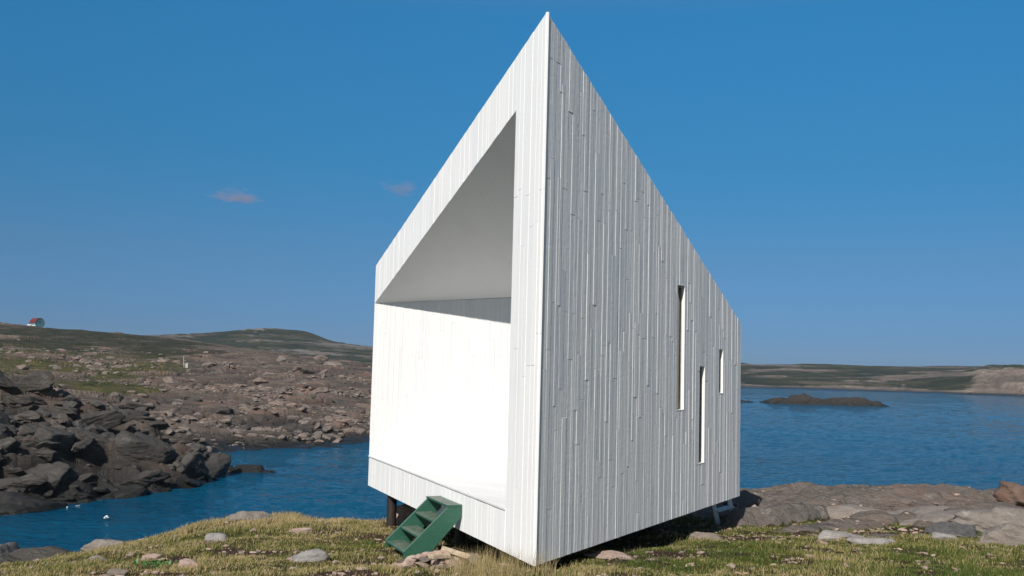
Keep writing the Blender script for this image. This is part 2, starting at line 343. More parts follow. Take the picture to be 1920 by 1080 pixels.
HILL = [(-268.2,420,7),(-221.8,420,7),(-187.0,420,7),(-163.9,420,6),(-129.1,420,6),(-91.9,420,4),(-59.4,420,3),(-24.6,420,1),(-422.5,800,12),(-336.0,800,22.98),(-291.7,800,24.58),(-269.6,800,26.49),(-247.5,800,28.4),(-229.9,800,31.08),(-207.8,800,32.99),(-176.7,800,32.92),(-158.7,800,28.51),(-140.6,800,21.0),(-131.7,800,18.13),(-113.9,800,19.04),(-87.4,800,21.5),(-47.3,800,17.24),(-2.6,800,0),(-1.9,600,0),(-168.4,650,19.84),(-143.1,650,18.7),(-200.8,650,17.91),(-105.3,600,11.86),(-85.3,600,13.04),(-236.7,650,16.25),(26.9,1100,-3),(-633.8,1200,0),(-435.0,1200,5),(-302.4,1200,5),(-169.8,1200,5)]
FAR = [(31.1,390,-3),(65.1,400,-3),(97.3,405,-3),(123.5,410,-3),(146.2,410,-3),(166.9,405,-3),(187.0,400,-3),(205.6,385,-3),(234.5,370,-3),(34.3,430,0),(71.6,440,0),(106.9,445,0),(135.6,450,0),(160.5,450,0),(183.4,445,0),(205.7,440,0),(226.9,425,0),(259.9,410,0),(40.0,500,1.41),(81.4,500,2.49),(120.2,500,3.23),(150.6,500,4.02),(178.3,500,3.92),(201.9,490,3.6),(214.4,470,4.8),(232.7,470,7.87),(245.6,460,9.08),(291.6,460,11.55),(144.2,600,7.43),(180.7,600,9.38),(214.0,600,8.59),(247.2,600,8.8),(261.8,560,10.41),(286.6,560,12.61),(308.4,560,13.8),(59.7,750,11.85),(122.0,750,14.31),(180.2,750,15.0),(196.8,750,13.36),(225.9,750,14.95),(250.9,750,15.6),(275.8,750,14.18),(309.1,750,14.63),(342.4,750,16.74),(371.5,750,17.09),(400.6,750,17.43),(475.5,750,19.39),(162.8,1000,5),(301.2,1000,5),(467.5,1000,5),(633.8,1000,5)]
hill_b, far_b = RBF(HILL), RBF(FAR)
def polar(t0, t1, nc, r0, r1, nr, hf, name, mat):
    """height field on rows at growing distance (real world metres); hf returns z and attributes"""
    tt = np.linspace(t0, t1, nc); rr = np.exp(np.linspace(math.log(r0), math.log(r1), nr))
    Y, T = np.meshgrid(rr, tt, indexing='ij'); X = Y*T
    z, at = hf(X.ravel(), Y.ravel())
    V = np.stack([X.ravel(), Y.ravel(), z], 1); F = grid_faces(nr, nc)
    keep = (z[F].max(1) > -2.6); F = F[keep]
    return mesh_np(name, V, F, mat, at, True)
def hf_shore(x, y):
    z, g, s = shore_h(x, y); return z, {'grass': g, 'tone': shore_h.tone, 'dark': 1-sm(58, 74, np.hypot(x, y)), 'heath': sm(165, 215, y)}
def hf_hill(x, y):
    b = hill_b(x, y); B, k = blocks(x, y, 26., .4, 2., 51, .1); B1, k1 = blocks(x, y, 9., .4, 2., 52, .15)
    g = .5+.5*fbm(x*.012, y*.02, 4, 53)
    z = b+.35*fbm(x*.08, y*.08, 3, 57)+.9*fbm(x*.012, y*.012, 3, 54)*sm(2, 8, b)+.45*B-.5*k+.25*B1-.25*k1
    return z, {'grass': np.clip(1.2-g*.95-.3*k, 0, 1), 'tone': np.clip(.4+.5*B+.3*B1-.4*k, 0, 1)}
def hf_far(x, y):
    b = far_b(x, y); B, k = blocks(x, y, 20., -.3, 2.2, 61, .1); B1, k1 = blocks(x, y, 7., -.3, 2., 62, .15)
    near = 1-sm(455, 500, y); rocky = sm(.46, .50, x/y+.01*noise(x*.02, y*.02, 65))
    a = (.35+.5*near+1.3*rocky)*sm(-.5, .8, b)
    z = b+a*(.7*B-.6*k+.4*B1-.4*k1)+.5*fbm(x*.02, y*.02, 3, 63)*sm(2, 8, b)
    g = .5+.5*fbm(x*.018, y*.022, 4, 64)
    gr = np.clip(1.36-g*1.35-.3*k, 0, 1)*(1-rocky*.75*(1-sm(560, 620, y)))*sm(.9, 2.2, b)
    return z, {'grass': gr, 'tone': np.clip(.3+.45*B+.35*B1-.4*k-.3*k1, 0, 1)}
M_HILL = rock_mat('hill_heath', [(.10, .095, .088), (.14, .125, .112), (.15, .11, .098), (.20, .185, .17)], .3, True, .12, True, .5)
M_FARM = rock_mat('far_shore_ground', [(.10, .09, .08), (.145, .12, .10), (.16, .115, .095), (.22, .19, .165)], .4, True, .18, True, .5)
FASTN = 1.
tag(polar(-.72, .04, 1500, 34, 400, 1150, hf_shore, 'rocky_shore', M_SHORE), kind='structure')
tag(polar(-.66, .03, 700, 405, 1150, 160, hf_hill, 'distant_hill', M_HILL), kind='structure')
tag(polar(.04, .66, 900, 380, 950, 220, hf_far, 'far_shore', M_FARM), kind='structure')
# ground near the camera
xs = np.arange(-20, 24.01, .07); ys = np.arange(-6, 32.01, .07)
GX, GY = np.meshgrid(xs, ys); gz, grk = near_h(GX.ravel(), GY.ravel())
gV = np.stack([GX.ravel(), GY.ravel(), gz], 1); gF = grid_faces(len(ys), len(xs)); gF = gF[gz[gF].max(1) > -2.6]
def soil(x, y):
    s = sm(.62, .70, .5+.5*fbm(x*.9, y*1.3, 3, 71))*.8
    for cx, cy, r in ((-1.9, 11.4, .55), (2.3, 13.4, .5), (4.2, 16.3, .9), (5.9, 17.4, .9), (4.8, 15.4, .45), (-3.9, 14.1, .5), (7.2, 18.0, .7), (8.9, 17.3, .6), (1.6, 12.6, .4)):
        s = np.maximum(s, sm(r*1.2, r*.7, np.hypot(x-cx, (y-cy)*1.1)+.25*noise(x*3, y*3, 72)))
    return s
gs = soil(GX.ravel(), GY.ravel())
def ground_mat():
    m, t, p = newmat('grassy_ground'); g = geo(t)
    r = rock_mat('outcrop_tmp', C_PALE, .5, False, 1.4)
    v = scl(t, g, (1.4, 1.4, 2.2), (0, .12, .6))
    big = nz(t, v, .35, 5, .6, .5); mid = nz(t, v, 2., 6, .65, .3); fin = nz(t, v, 16, 5, .7)
    c = ramp(t, big, [(.34, (.13, .12, .11)), (.5, (.175, .142, .12)), (.64, (.195, .14, .112))])
    c = mix(t, mr(t, mid, .35, .68, 0, .7), c, (.225, .205, .185))
    c = mix(t, mr(t, nz(t, v, 1.1, 6, .75), .6, .68, 0, .6), c, (.43, .41, .38))
    c = mix(t, mr(t, nz(t, v, .9, 6, .75, 1.), .40, .33, 0, .7), c, (.085, .083, .08))
    c = mix(t, mr(t, fin, .3, .7, .0, .6), c, mix(t, 1., c, (.45, .43, .42), 'MULTIPLY'))
    gg = nz(t, g, .5, 5, .65)
    gc = ramp(t, gg, [(.33, (.035, .045, .012)), (.5, (.07, .07, .022)), (.68, (.13, .10, .045))])
    gc = mix(t, mr(t, fin, .3, .7, 0, .8), gc, (.03, .025, .014))
    sc = mix(t, mr(t, fin, .3, .7), (.025, .014, .010), (.075, .042, .030))
    gc = mix(t, mr(t, mth(t, 'ADD', attr(t, 'soil'), mth(t, 'MULTIPLY', mth(t, 'SUBTRACT', mid, .5), .5)), .35, .6), gc, sc)
    rk = mr(t, mth(t, 'ADD', attr(t, 'rock'), mth(t, 'MULTIPLY', mth(t, 'SUBTRACT', mid, .5), .7)), .4, .55)
    c = mix(t, rk, gc, c); z = t.nodes.new('ShaderNodeSeparateXYZ'); t.links.new(g, z.inputs[0])
    c = mix(t, mr(t, z.outputs[2], .3, 1.2, 1, 0), c, (.02, .02, .02))
    t.links.new(c, p.inputs['Base Color']); p.inputs['Roughness'].default_value = .9; p.inputs['Specular IOR Level'].default_value = .14
    h = mth(t, 'ADD', mth(t, 'MULTIPLY', mid, .6), mth(t, 'MULTIPLY', fin, .3))
    h = mth(t, 'ADD', h, mth(t, 'MULTIPLY', nz(t, scl(t, v, (.7, 2.6, 1), (0, 0, .3)), 1., 5, .65, .6), 1.1))
    t.links.new(bump(t, h, 1., .16), p.inputs['Normal']); bpy.data.materials.remove(r); return m
M_GROUND = ground_mat()
tag(mesh_np('ground', gV, gF, M_GROUND, {'rock': grk, 'soil': gs}, True), kind='structure')
def gh(x, y):
    z, r = near_h(np.array([float(x)]), np.array([float(y)])); return float(z[0])

# ------------------------------------------------------------------ water
def water_mat():
    m, t, p = newmat('sea_water'); g = geo(t)
    a = nz(t, scl(t, g, (1.2, 2.4, 1), (0, 0, .35)), 1., 3, .55, .4)
    b = nz(t, scl(t, g, (2.2, 4.2, 1), (0, 0, .2)), 1., 4, .6, .5)
    pz = nz(t, scl(t, g, (.02, .05, 1)), 1., 4, .6)
    c = mix(t, mr(t, pz, .35, .65), (.0, .046, .098), (.0, .068, .13))
    t.links.new(c, p.inputs['Base Color']); p.inputs['Roughness'].default_value = .06; p.inputs['IOR'].default_value = 1.2; p.inputs['Specular IOR Level'].default_value = .3
    h = mth(t, 'ADD', mth(t, 'MULTIPLY', a, .6), mth(t, 'MULTIPLY', b, .28))
    t.links.new(bump(t, h, 1., .30), p.inputs['Normal']); return m
def sea_mesh():
    wv = []; NR = 60; na = 72
    rr = np.r_[0, np.exp(np.linspace(math.log(20), math.log(1600), NR))]
    for r_ in rr:
        for k in range(na+1):
            a_ = 2*math.pi*k/na; wv.append((r_*math.cos(a_), r_*math.sin(a_), -.28))
    F0 = grid_faces(len(rr), na+1)
    # wind waves, real relief, in the part that lies in front of the house and the far shore
    tt = np.arange(-.72, .721, .0009); yy = np.exp(np.arange(math.log(21), math.log(520), .0052))
    Y, T = np.meshgrid(yy, tt, indexing='ij'); X = (Y*T).ravel(); Y = Y.ravel()
    wx = X+.5*noise(X*.15, Y*.15, 301); wy = Y+.5*noise(X*.15, Y*.15, 302)
    c, sn = math.cos(.25), math.sin(.25); u = wx*c+wy*sn; v = -wx*sn+wy*c
    z = np.zeros(len(X)); gust = .7+.5*noise(X*.03, Y*.02, 303)
    for lam, am, mn in ((5.5, .07, 600), (2.6, .065, 330), (1.35, .062, 160), (.7, .036, 85), (.42, .016, 60)):
        a = noise(u/lam*.55, v/lam, 310+int(lam*10)); a = 1-2*np.abs(a)**.8
        z += am*a*sm(mn, mn*.55, Y)
    z = z*gust
    n0 = len(wv); V = np.concatenate([np.array(wv), np.stack([X, Y, z], 1)])
    F1 = grid_faces(len(yy), len(tt))+n0
    return V, np.concatenate([F0, F1])
_v, _f = sea_mesh()
tag(mesh_np('sea', _v, _f, water_mat(), smooth=True), kind='structure')
tag(mesh_np('seabed', [(-1600, -1600, -3.2), (1600, -1600, -3.2), (1600, 1600, -3.2), (-1600, 1600, -3.2)], [(0, 1, 2, 3)], M_DARKR), kind='structure')
#@@HOUSE
# ------------------------------------------------------------------ the white house
cF, cL, cR, cB = Vector((.338, 11.371)), Vector((-2.623, 18.395)), Vector((4.372, 18.257)), Vector((-.3, 24.2))
BZ = 4.7
GXr, GYr = -.144, -.407
def roof_z(x, y): return 11.319+GXr*(x-.338)+GYr*(y-11.371)
def ceil_z(x, y): return 10.307-.396*(x+.005)-.515*(y-12.185)
house = empty('white_house', (.338, 11.371, BZ), 'tall white wooden house with steep slanting roof and open triangular deck, standing on stilts', 'house')
def frame_of(a, b, out):
    t = (b-a).normalized(); n = Vector((t.y, -t.x)); n = n if n.dot(out) > 0 else -n
    return a, t, n, (b-a).length
def pt3(fr, u, d, z):
    a, t, n, L = fr; q = a+t*u+n*d; return Vector((q.x, q.y, z))
def boards(mb, fr, u0, u1, iv, wr, prot, cuts=(), lens=(1.2, 3.2), back=-.03, joint=.004, rg=rnd, topj=0., edgew=None):
    us = [u0]
    cs = sorted([c for c in cuts if u0 < c < u1])+[u1]
    while us[-1] < u1-1e-4:
        nx = us[-1]+rg.uniform(*wr)
        c = next(c for c in cs if c > us[-1]+1e-4)
        if nx > c-.045: nx = c
        us.append(nx)
    for a, b in zip(us[:-1], us[1:]):
        for lo, hi in iv(a, b):      # lo, hi: functions of u
            l0, l1, h0, h1 = lo(a), lo(b), hi(a), hi(b)
            tj = rg.uniform(-topj, topj) if topj else 0
            h0 += tj; h1 += tj
            if min(h0-l0, h1-l1) < .01 and max(h0-l0, h1-l1) < .03: continue
            z = min(l0, l1); zt = max(h0, h1); js = []
            zz = z+rg.uniform(.2, lens[1])
            while zz < min(h0, h1)-.25:
                if zz > max(l0, l1)+.15: js.append(zz)
                zz += rg.uniform(*lens)
            ends = [None]+js+[None]
            for k in range(len(ends)-1):
                e0, e1 = ends[k], ends[k+1]
                b0, b1 = (l0, l1) if e0 is None else (e0+joint/2, e0+joint/2)
                t0, t1 = (h0, h1) if e1 is None else (e1-joint/2, e1-joint/2)
                pr = prot[0]+(prot[1]-prot[0])*rg.random()**1.3; pr2 = pr+rg.uniform(-.25, .25)*(prot[1]-prot[0])*.3
                g_ = .0012
                P = [pt3(fr, a+g_, back, b0), pt3(fr, b-g_, back, b1), pt3(fr, b-g_, pr2, b1), pt3(fr, a+g_, pr, b0),
                     pt3(fr, a+g_, back, t0), pt3(fr, b-g_, back, t1), pt3(fr, b-g_, pr2, t1), pt3(fr, a+g_, pr, t0)]
                mb.hexa(P, rg.random())
frF = frame_of(cF, cL, Vector((-1, 0))); frR = frame_of(cF, cR, Vector((1, -1)))
LF, LR = frF[3], frR[3]
def rz(fr): return lambda u: roof_z(*(fr[0]+fr[1]*u))
def cz(fr): return lambda u: ceil_z(*(fr[0]+fr[1]*u))
cst = lambda v: (lambda u: v)
UI = .887
deck_z = lambda u: 5.237+(u-UI)/(LF-UI)*(5.262-5.237)
def iv_front(a, b):
    if (a+b)/2 < UI: return [(cst(BZ), rz(frF))]
    return [(cst(BZ), lambda u: deck_z(u)-.028), (cz(frF), rz(frF))]
WIN = [(4.587, 4.925, 6.377, 8.38), (5.67, 5.945, 5.46, 7.094), (6.70, 6.93, 6.62, 7.41)]
def iv_right(a, b, g=0.):
    m = (a+b)/2
    for w0, w1, z0, z1 in WIN:
        if w0 < m < w1: return [(cst(BZ), cst(z0)), (cst(z1), rz(frR))]
    return [(cst(BZ), rz(frR))]
# front wall: sheathing behind, rough boards in front
mb = MB()
for a, b in ((.17, UI-.002), (UI-.002, LF-.03)):
    for lo, hi in iv_front(a+.01, b):
        P = [pt3(frF, a, -.03, lo(a)+.004), pt3(frF, b, -.03, lo(b)+.004), pt3(frF, b, -.2, lo(b)+.004), pt3(frF, a, -.2, lo(a)+.004),
             pt3(frF, a, -.03, hi(a)-.03), pt3(frF, b, -.03, hi(b)-.03), pt3(frF, b, -.2, hi(b)-.03), pt3(frF, a, -.2, hi(a)-.03)]
        mb.hexa(P, .5)
boards(mb, frF, -.004, LF, iv_front, (.08, .16), (0, .0045), (UI,), (1.5, 3.5), -.03, .0022)
mb.build('front_wall', M_PAINT2, house, .0025)
mb = MB()
edges = [0.02]+[x for w_ in WIN for x in w_[:2]]+[LR]
for a, b in zip(edges[:-1], edges[1:]):
    for lo, hi in iv_right(a, b):
        mb.hexa([pt3(frR, a, -.2 if a > .1 else -.01, lo(a)+.004), pt3(frR, b, -.2, lo(b)+.004), pt3(frR, b, -.02, lo(b)+.004), pt3(frR, a, -.005 if a < .1 else -.02, lo(a)+.004),
                 pt3(frR, a, -.2 if a > .1 else -.01, hi(a)-.03), pt3(frR, b, -.2, hi(b)-.03), pt3(frR, b, -.02, hi(b)-.03), pt3(frR, a, -.005 if a < .1 else -.02, hi(a)-.03)], .5)
boards(mb, frR, 0, LR, iv_right, (.045, .125), (0, .0055), [x for w_ in WIN for x in w_[:2]], (1.0, 3.0), -.02, .005, topj=.008)
mb.build('side_wall', M_PAINT, house, .003)
# back, left and entry walls
for nm, a, b, out in (('back_wall', cR, cB, Vector((1, 1))), ('left_wall', cB, cL, Vector((-1, 0)))):
    fr = frame_of(a, b, out); mb = MB()
    mb.hexa([pt3(fr, .0, -.03, BZ+.004), pt3(fr, fr[3], -.03, BZ+.004), pt3(fr, fr[3]-.2, -.2, BZ+.004), pt3(fr, .2, -.2, BZ+.004),
             pt3(fr, .0, -.03, rz(fr)(0)-.03), pt3(fr, fr[3], -.03, rz(fr)(fr[3])-.03), pt3(fr, fr[3]-.2, -.2, rz(fr)(fr[3]-.2)-.03), pt3(fr, .2, -.2, rz(fr)(.2)-.03)], .5)
    boards(mb, fr, 0, fr[3], lambda a_, b_, fr=fr: [(cst(BZ), rz(fr))], (.05, .12), (0, .015), (), (1.2, 3))
    mb.build(nm, M_PAINT, house)
meet = Vector((2.209, 14.565))
frE = frame_of(cL, meet, Vector((-1, -1)))
mb = MB()
mb.hexa([pt3(frE, .02, -.03, 5.2), pt3(frE, frE[3]-.22, -.03, 5.2), pt3(frE, frE[3]-.22, -.15, 5.2), pt3(frE, .3, -.15, 5.2),
         pt3(frE, .02, -.03, cz(frE)(0)), pt3(frE, frE[3]-.22, -.03, cz(frE)(frE[3]-.22)), pt3(frE, frE[3]-.22, -.15, cz(frE)(frE[3]-.22)), pt3(frE, .3, -.15, cz(frE)(.3))], .5)
boards(mb, frE, .0, frE[3]-.22, lambda a, b: [(cst(5.25), cz(frE))], (.06, .12), (0, .0035), (), (1.2, 3), -.03, .0018)
mb.build('entry_wall', M_PAINT3, house, .002)
# ceiling of the deck: boards running with the side wall
def clip(poly, p, n):
    out = []
    for i in range(len(poly)):
        a, b = poly[i], poly[(i+1) % len(poly)]; da, db = (a-p).dot(n), (b-p).dot(n)
        if da >= 0: out.append(a)
        if da*db < 0: out.append(a+(b-a)*(da/(da-db)))
    return out
inner0 = cF+frF[1]*UI-frF[2]*0
tri = [cL+frF[1]*-.01, cF+frF[1]*(UI-.15), meet+frR[2]*-.02]
tri = [cL, cF+frF[1]*UI+frF[2]*-.002, cF+frR[1]*.9+frR[2]*-.15, meet+frR[2]*-.1]
mb = MB(); d = frR[1]; n = Vector((d.y, -d.x)); s = -4.
while s < 6:
    wdt = .11; o = cL+n*s
    pl = clip(clip(tri, o, n), o+n*(wdt-.0012), -n)
    if len(pl) > 2:
        k = rnd.uniform(-.001, .001)
        mb.prism([(q.x, q.y, ceil_z(q.x, q.y)+k) for q in pl], (0, 0, .06), .4+.2*rnd.random())
    s += wdt
mb.build('deck_ceiling', paint_mat('warm_white_ceiling_boards', .15, .86, .01), house)
# deck boards parallel with the entry wall
fo = frF[2]*.016
tri = [cL+fo, cF+frF[1]*UI+fo, cF+frF[1]*UI-frF[2]*.1, cF+frR[1]*1.0+frR[2]*-.1, meet+frR[2]*-.05]
mb = MB(); d = frE[1]; n = Vector((d.y, -d.x)); s = -8.
while s < 8:
    wdt = .14; o = cL+n*s
    pl = clip(clip(tri, o, n), o+n*(wdt-.004), -n)
    if len(pl) > 2:
        k = rnd.uniform(-.0015, .0015)
        def dz(q):
            u = (q-cF).dot(frF[1]); return deck_z(u)+k
        mb.prism([(q.x, q.y, dz(q)-.022) for q in pl], (0, 0, .022), rnd.random())
    s += wdt
mb.build('deck', M_PAINT3, house)
# floor slab under everything, and the roof
ins = lambda q, k: q+(Vector((1.3, 17.5))-q).normalized()*k
mb = MB(); mb.prism([(*ins(q, .3), BZ+.02) for q in (cF, cR, cB, cL)], (0, 0, .2)); mb.build('underfloor', simple('dark_joists', (.05, .045, .04), .8), house)
mb = MB(); mb.prism([(*ins(q, .03), roof_z(*ins(q, .03))-.11) for q in (cF, cR, cB, cL)], (0, 0, .115)); mb.build('roof', simple('white_roof_membrane', (.55, .56, .57), .6), house)
# slot windows
for w0, w1, z0, z1 in WIN:
    fr = frR; mb = MB()
    e = .020; dd = -.072
    def bar(a, b, z0_, z1_, d0, d1, m_):
        m_.hexa([pt3(fr, a, d0, z0_), pt3(fr, b, d0, z0_), pt3(fr, b, d1, z0_), pt3(fr, a, d1, z0_), pt3(fr, a, d0, z1_), pt3(fr, b, d0, z1_), pt3(fr, b, d1, z1_), pt3(fr, a, d1, z1_)])
    bar(w0+.003, w0+e, z0+.003, z1-.003, dd-.03, dd+.03, mb); bar(w1-e, w1-.003, z0+.003, z1-.003, dd-.03, dd+.03, mb)
    bar(w0+e, w1-e, z0+.003, z0+e, dd-.03, dd+.03, mb); bar(w0+e, w1-e, z1-e, z1-.003, dd-.03, dd+.03, mb)
    wf = mb.build('window', M_BEIGE, house)
    g_ = MB(); bar(w0+e, w1-e, z0+e, z1-e, dd-.008, dd+.004, g_); go = g_.build('pane', M_GLASS, wf)
    s_ = MB(); bar(w0+.002, w1-.002, z0-.001, z0+.012, -.055, .006, s_); s_.build('sill', M_PAINT2, wf)
    j_ = MB(); bar(w1-.014, w1-.002, z0+.013, z1-.001, -.05, .003, j_); j_.build('jamb', M_PAINT2, wf)
# stilts
for x, y, z0 in ((-2.03, 17.3, 3.6), (.65, 12.9, 4.1), (2.75, 18.3, 3.6), (1.2, 15.3, 3.9), (-.2, 22.9, 2.6), (.2, 17.8, 3.4), (1.9, 20.3, 3.2), (-1.5, 20.2, 1.5), (-.7, 15.2, 3.9)):
    m_ = MB(); m_.tube((x, y, z0), (x, y, BZ+.03), .088, .088, 18); m_.build('stilt', M_STEEL, house, smooth=False)
# ------------------------------------------------------------------ green steps
def green_mat():
    m, t, p = newmat('green_paint'); g = geo(t)
    n1 = nz(t, g, 9, 6, .7); n2 = nz(t, scl(t, g, (3, 3, 12)), 4, 5, .6)
    c = mix(t, mr(t, n2, .35, .7), (.022, .088, .058), (.034, .115, .076))
    nrm = t.nodes.new('ShaderNodeNewGeometry'); sx = t.nodes.new('ShaderNodeSeparateXYZ'); t.links.new(nrm.outputs['Normal'], sx.inputs[0])
    worn = mth(t, 'MULTIPLY', mr(t, sx.outputs[2], .7, .95), mr(t, n1, .38, .60, 0, .85))
    c = mix(t, worn, c, (.20, .19, .15)); t.links.new(c, p.inputs['Base Color']); p.inputs['Roughness'].default_value = .45
    t.links.new(bump(t, n1, .25, .006), p.inputs['Normal']); return m
M_GREEN = green_mat()
SO = Vector((-.606, 13.61)); nF = Vector((-.9214, -.3885)); tF = Vector((-.3885, .9214))
steps = empty('green_steps', (-1.2, 13.8, 4.35), 'dark green wooden steps with open risers at the front of the white house', 'steps')
def sp(d, s_, z): q = SO+nF*d+tF*s_; return Vector((q.x, q.y, z))
W_ = .93
prof = [(.012, 5.07), (.215, 5.045), (.84, 4.46), (.83, 4.36), (.50, 4.375), (.012, 4.90)]
for s_ in (0., W_-.035):
    m_ = MB(); m_.prism([sp(d, s_, z) for d, z in prof], Vector((*(tF*.035), 0))); m_.build('stringer', M_GREEN, steps, .004)
for z, d0, d1 in ((5.055, .02, .235), (4.852, .16, .42), (4.652, .36, .63), (4.452, .56, .825)):
    m_ = MB(); c_ = sp((d0+d1)/2, W_/2, z-.014)
    m_.box(c_+Vector((0, 0, .012 if z > 5 else 0)), Vector((*(nF*(d1-d0)/2), 0)), Vector((*(tF*(W_/2-.036 if z < 5 else W_/2+.006)), 0)), (0, 0, .014)); m_.build('tread', M_GREEN, steps, .003)
# grey steps behind the far corner
bk = empty('back_steps', (4.3, 19.4, 4.05), 'pale blue-grey steps half hidden under the far corner of the white house', 'steps')
M_GREYW = simple('pale_blue_grey_paint', (.42, .50, .53), .6)
for bx, by in ((4.15, 19.05), (4.62, 19.75)):
    m_ = MB(); p0 = Vector((bx, by, 4.02)); p1 = p0+Vector((-.30, -.24, .95)); sd = Vector((.45, -.55, 0)).normalized()
    m_.box((p0+p1)/2, (p1-p0)/2, Vector((.62, -.78, 0))*.018, Vector((.78, .62, .3))*.055); m_.build('stringer', M_GREYW, bk)
for k in (.3, .62, .92):
    c_ = Vector((4.385, 19.4, 4.02))+Vector((-.30, -.24, .95))*k
    m_ = MB(); m_.box(c_, Vector((.235, .35, 0)), Vector((.07, -.045, 0)), (0, 0, .014)); m_.build('tread', M_GREYW, bk)
#@@ROCKS
# ------------------------------------------------------------------ boulders
def ico(sub):
    bm = bmesh.new(); bmesh.ops.create_icosphere(bm, subdivisions=sub, radius=1)
    V = np.array([v.co[:] for v in bm.verts]); F = np.array([[v.index for v in f.verts] for f in bm.faces]); bm.free(); return V, F
ICO = {k: ico(k) for k in (1, 2, 4, 5)}
def n3(P, f, s): return (noise(P[:, 0]*f+P[:, 2]*f*.7, P[:, 1]*f-P[:, 2]*f*.6, s)+noise(P[:, 1]*f+11, P[:, 2]*f+P[:, 0]*.5*f, s+1))*.5
def rock_shape(seed, sub=4, flat=.6, planes=13, rough=.03, soft=9.):
    r = np.random.RandomState(seed); V, F = ICO[sub]
    N = r.normal(size=(planes, 3)); N /= np.linalg.norm(N, axis=1)[:, None]; D = r.uniform(.55, 1., planes)
    dt = np.clip(V@N.T, 1e-3, None)/D[None]
    rad = 1/np.power(np.power(dt, soft*2).sum(1), 1/(soft*2)); rad = np.minimum(rad, 1.25)
    P = V*rad[:, None]
    if sub > 2:
        ax = r.normal(size=3); ax /= np.linalg.norm(ax); ax[2] = abs(ax[2])+.4
        q = (P@ax)*r.uniform(2.2, 3.6)+.35*n3(P, 1.6, seed+9); sw = q-np.floor(q); sw = np.where(sw < .8, sw/.8, (1-sw)/.2)
        tq = n3(P, 1.7, seed+12)*5; tf = tq-np.floor(tq); ter = (np.floor(tq)+np.clip(tf*4-1.5, 0, 1))/5
        P = P*(1+.055*sw+.16*ter)[:, None]
        P = P*(1+rough*(n3(P, 2.2, seed)*1.9+n3(P, 6, seed+3)*1.3+.8*n3(P, 15, seed+5)))[:, None]
    P[:, 2] *= flat; P[:, 0] *= r.uniform(.95, 1.25)
    return P, F
PRO = {}; SUBB = 5
def boulder(name, x, y, z, sx, sy, sz, rot, mat, label, cat='rock', group=None, seed=1, tilt=(0, 0), tone=.4, soft=9., sub=4):
    key = (seed, mat.name, soft, sub)
    if key not in PRO:
        P, F = rock_shape(seed, sub, .7, 12+seed % 5 if soft < 30 else 9+seed % 4, .03, soft); me_o = mesh_np(name, P, F, mat, {'tone': np.full(len(P), tone)}, True)
        PRO[key] = me_o.data; o = me_o
    else:
        o = bpy.data.objects.new(name, PRO[key]); COL.objects.link(o)
    o.location = (x, y, z); o.scale = (sx, sy, sz); o.rotation_euler = (tilt[0], tilt[1], rot)
    return tag(o, label, cat, group)
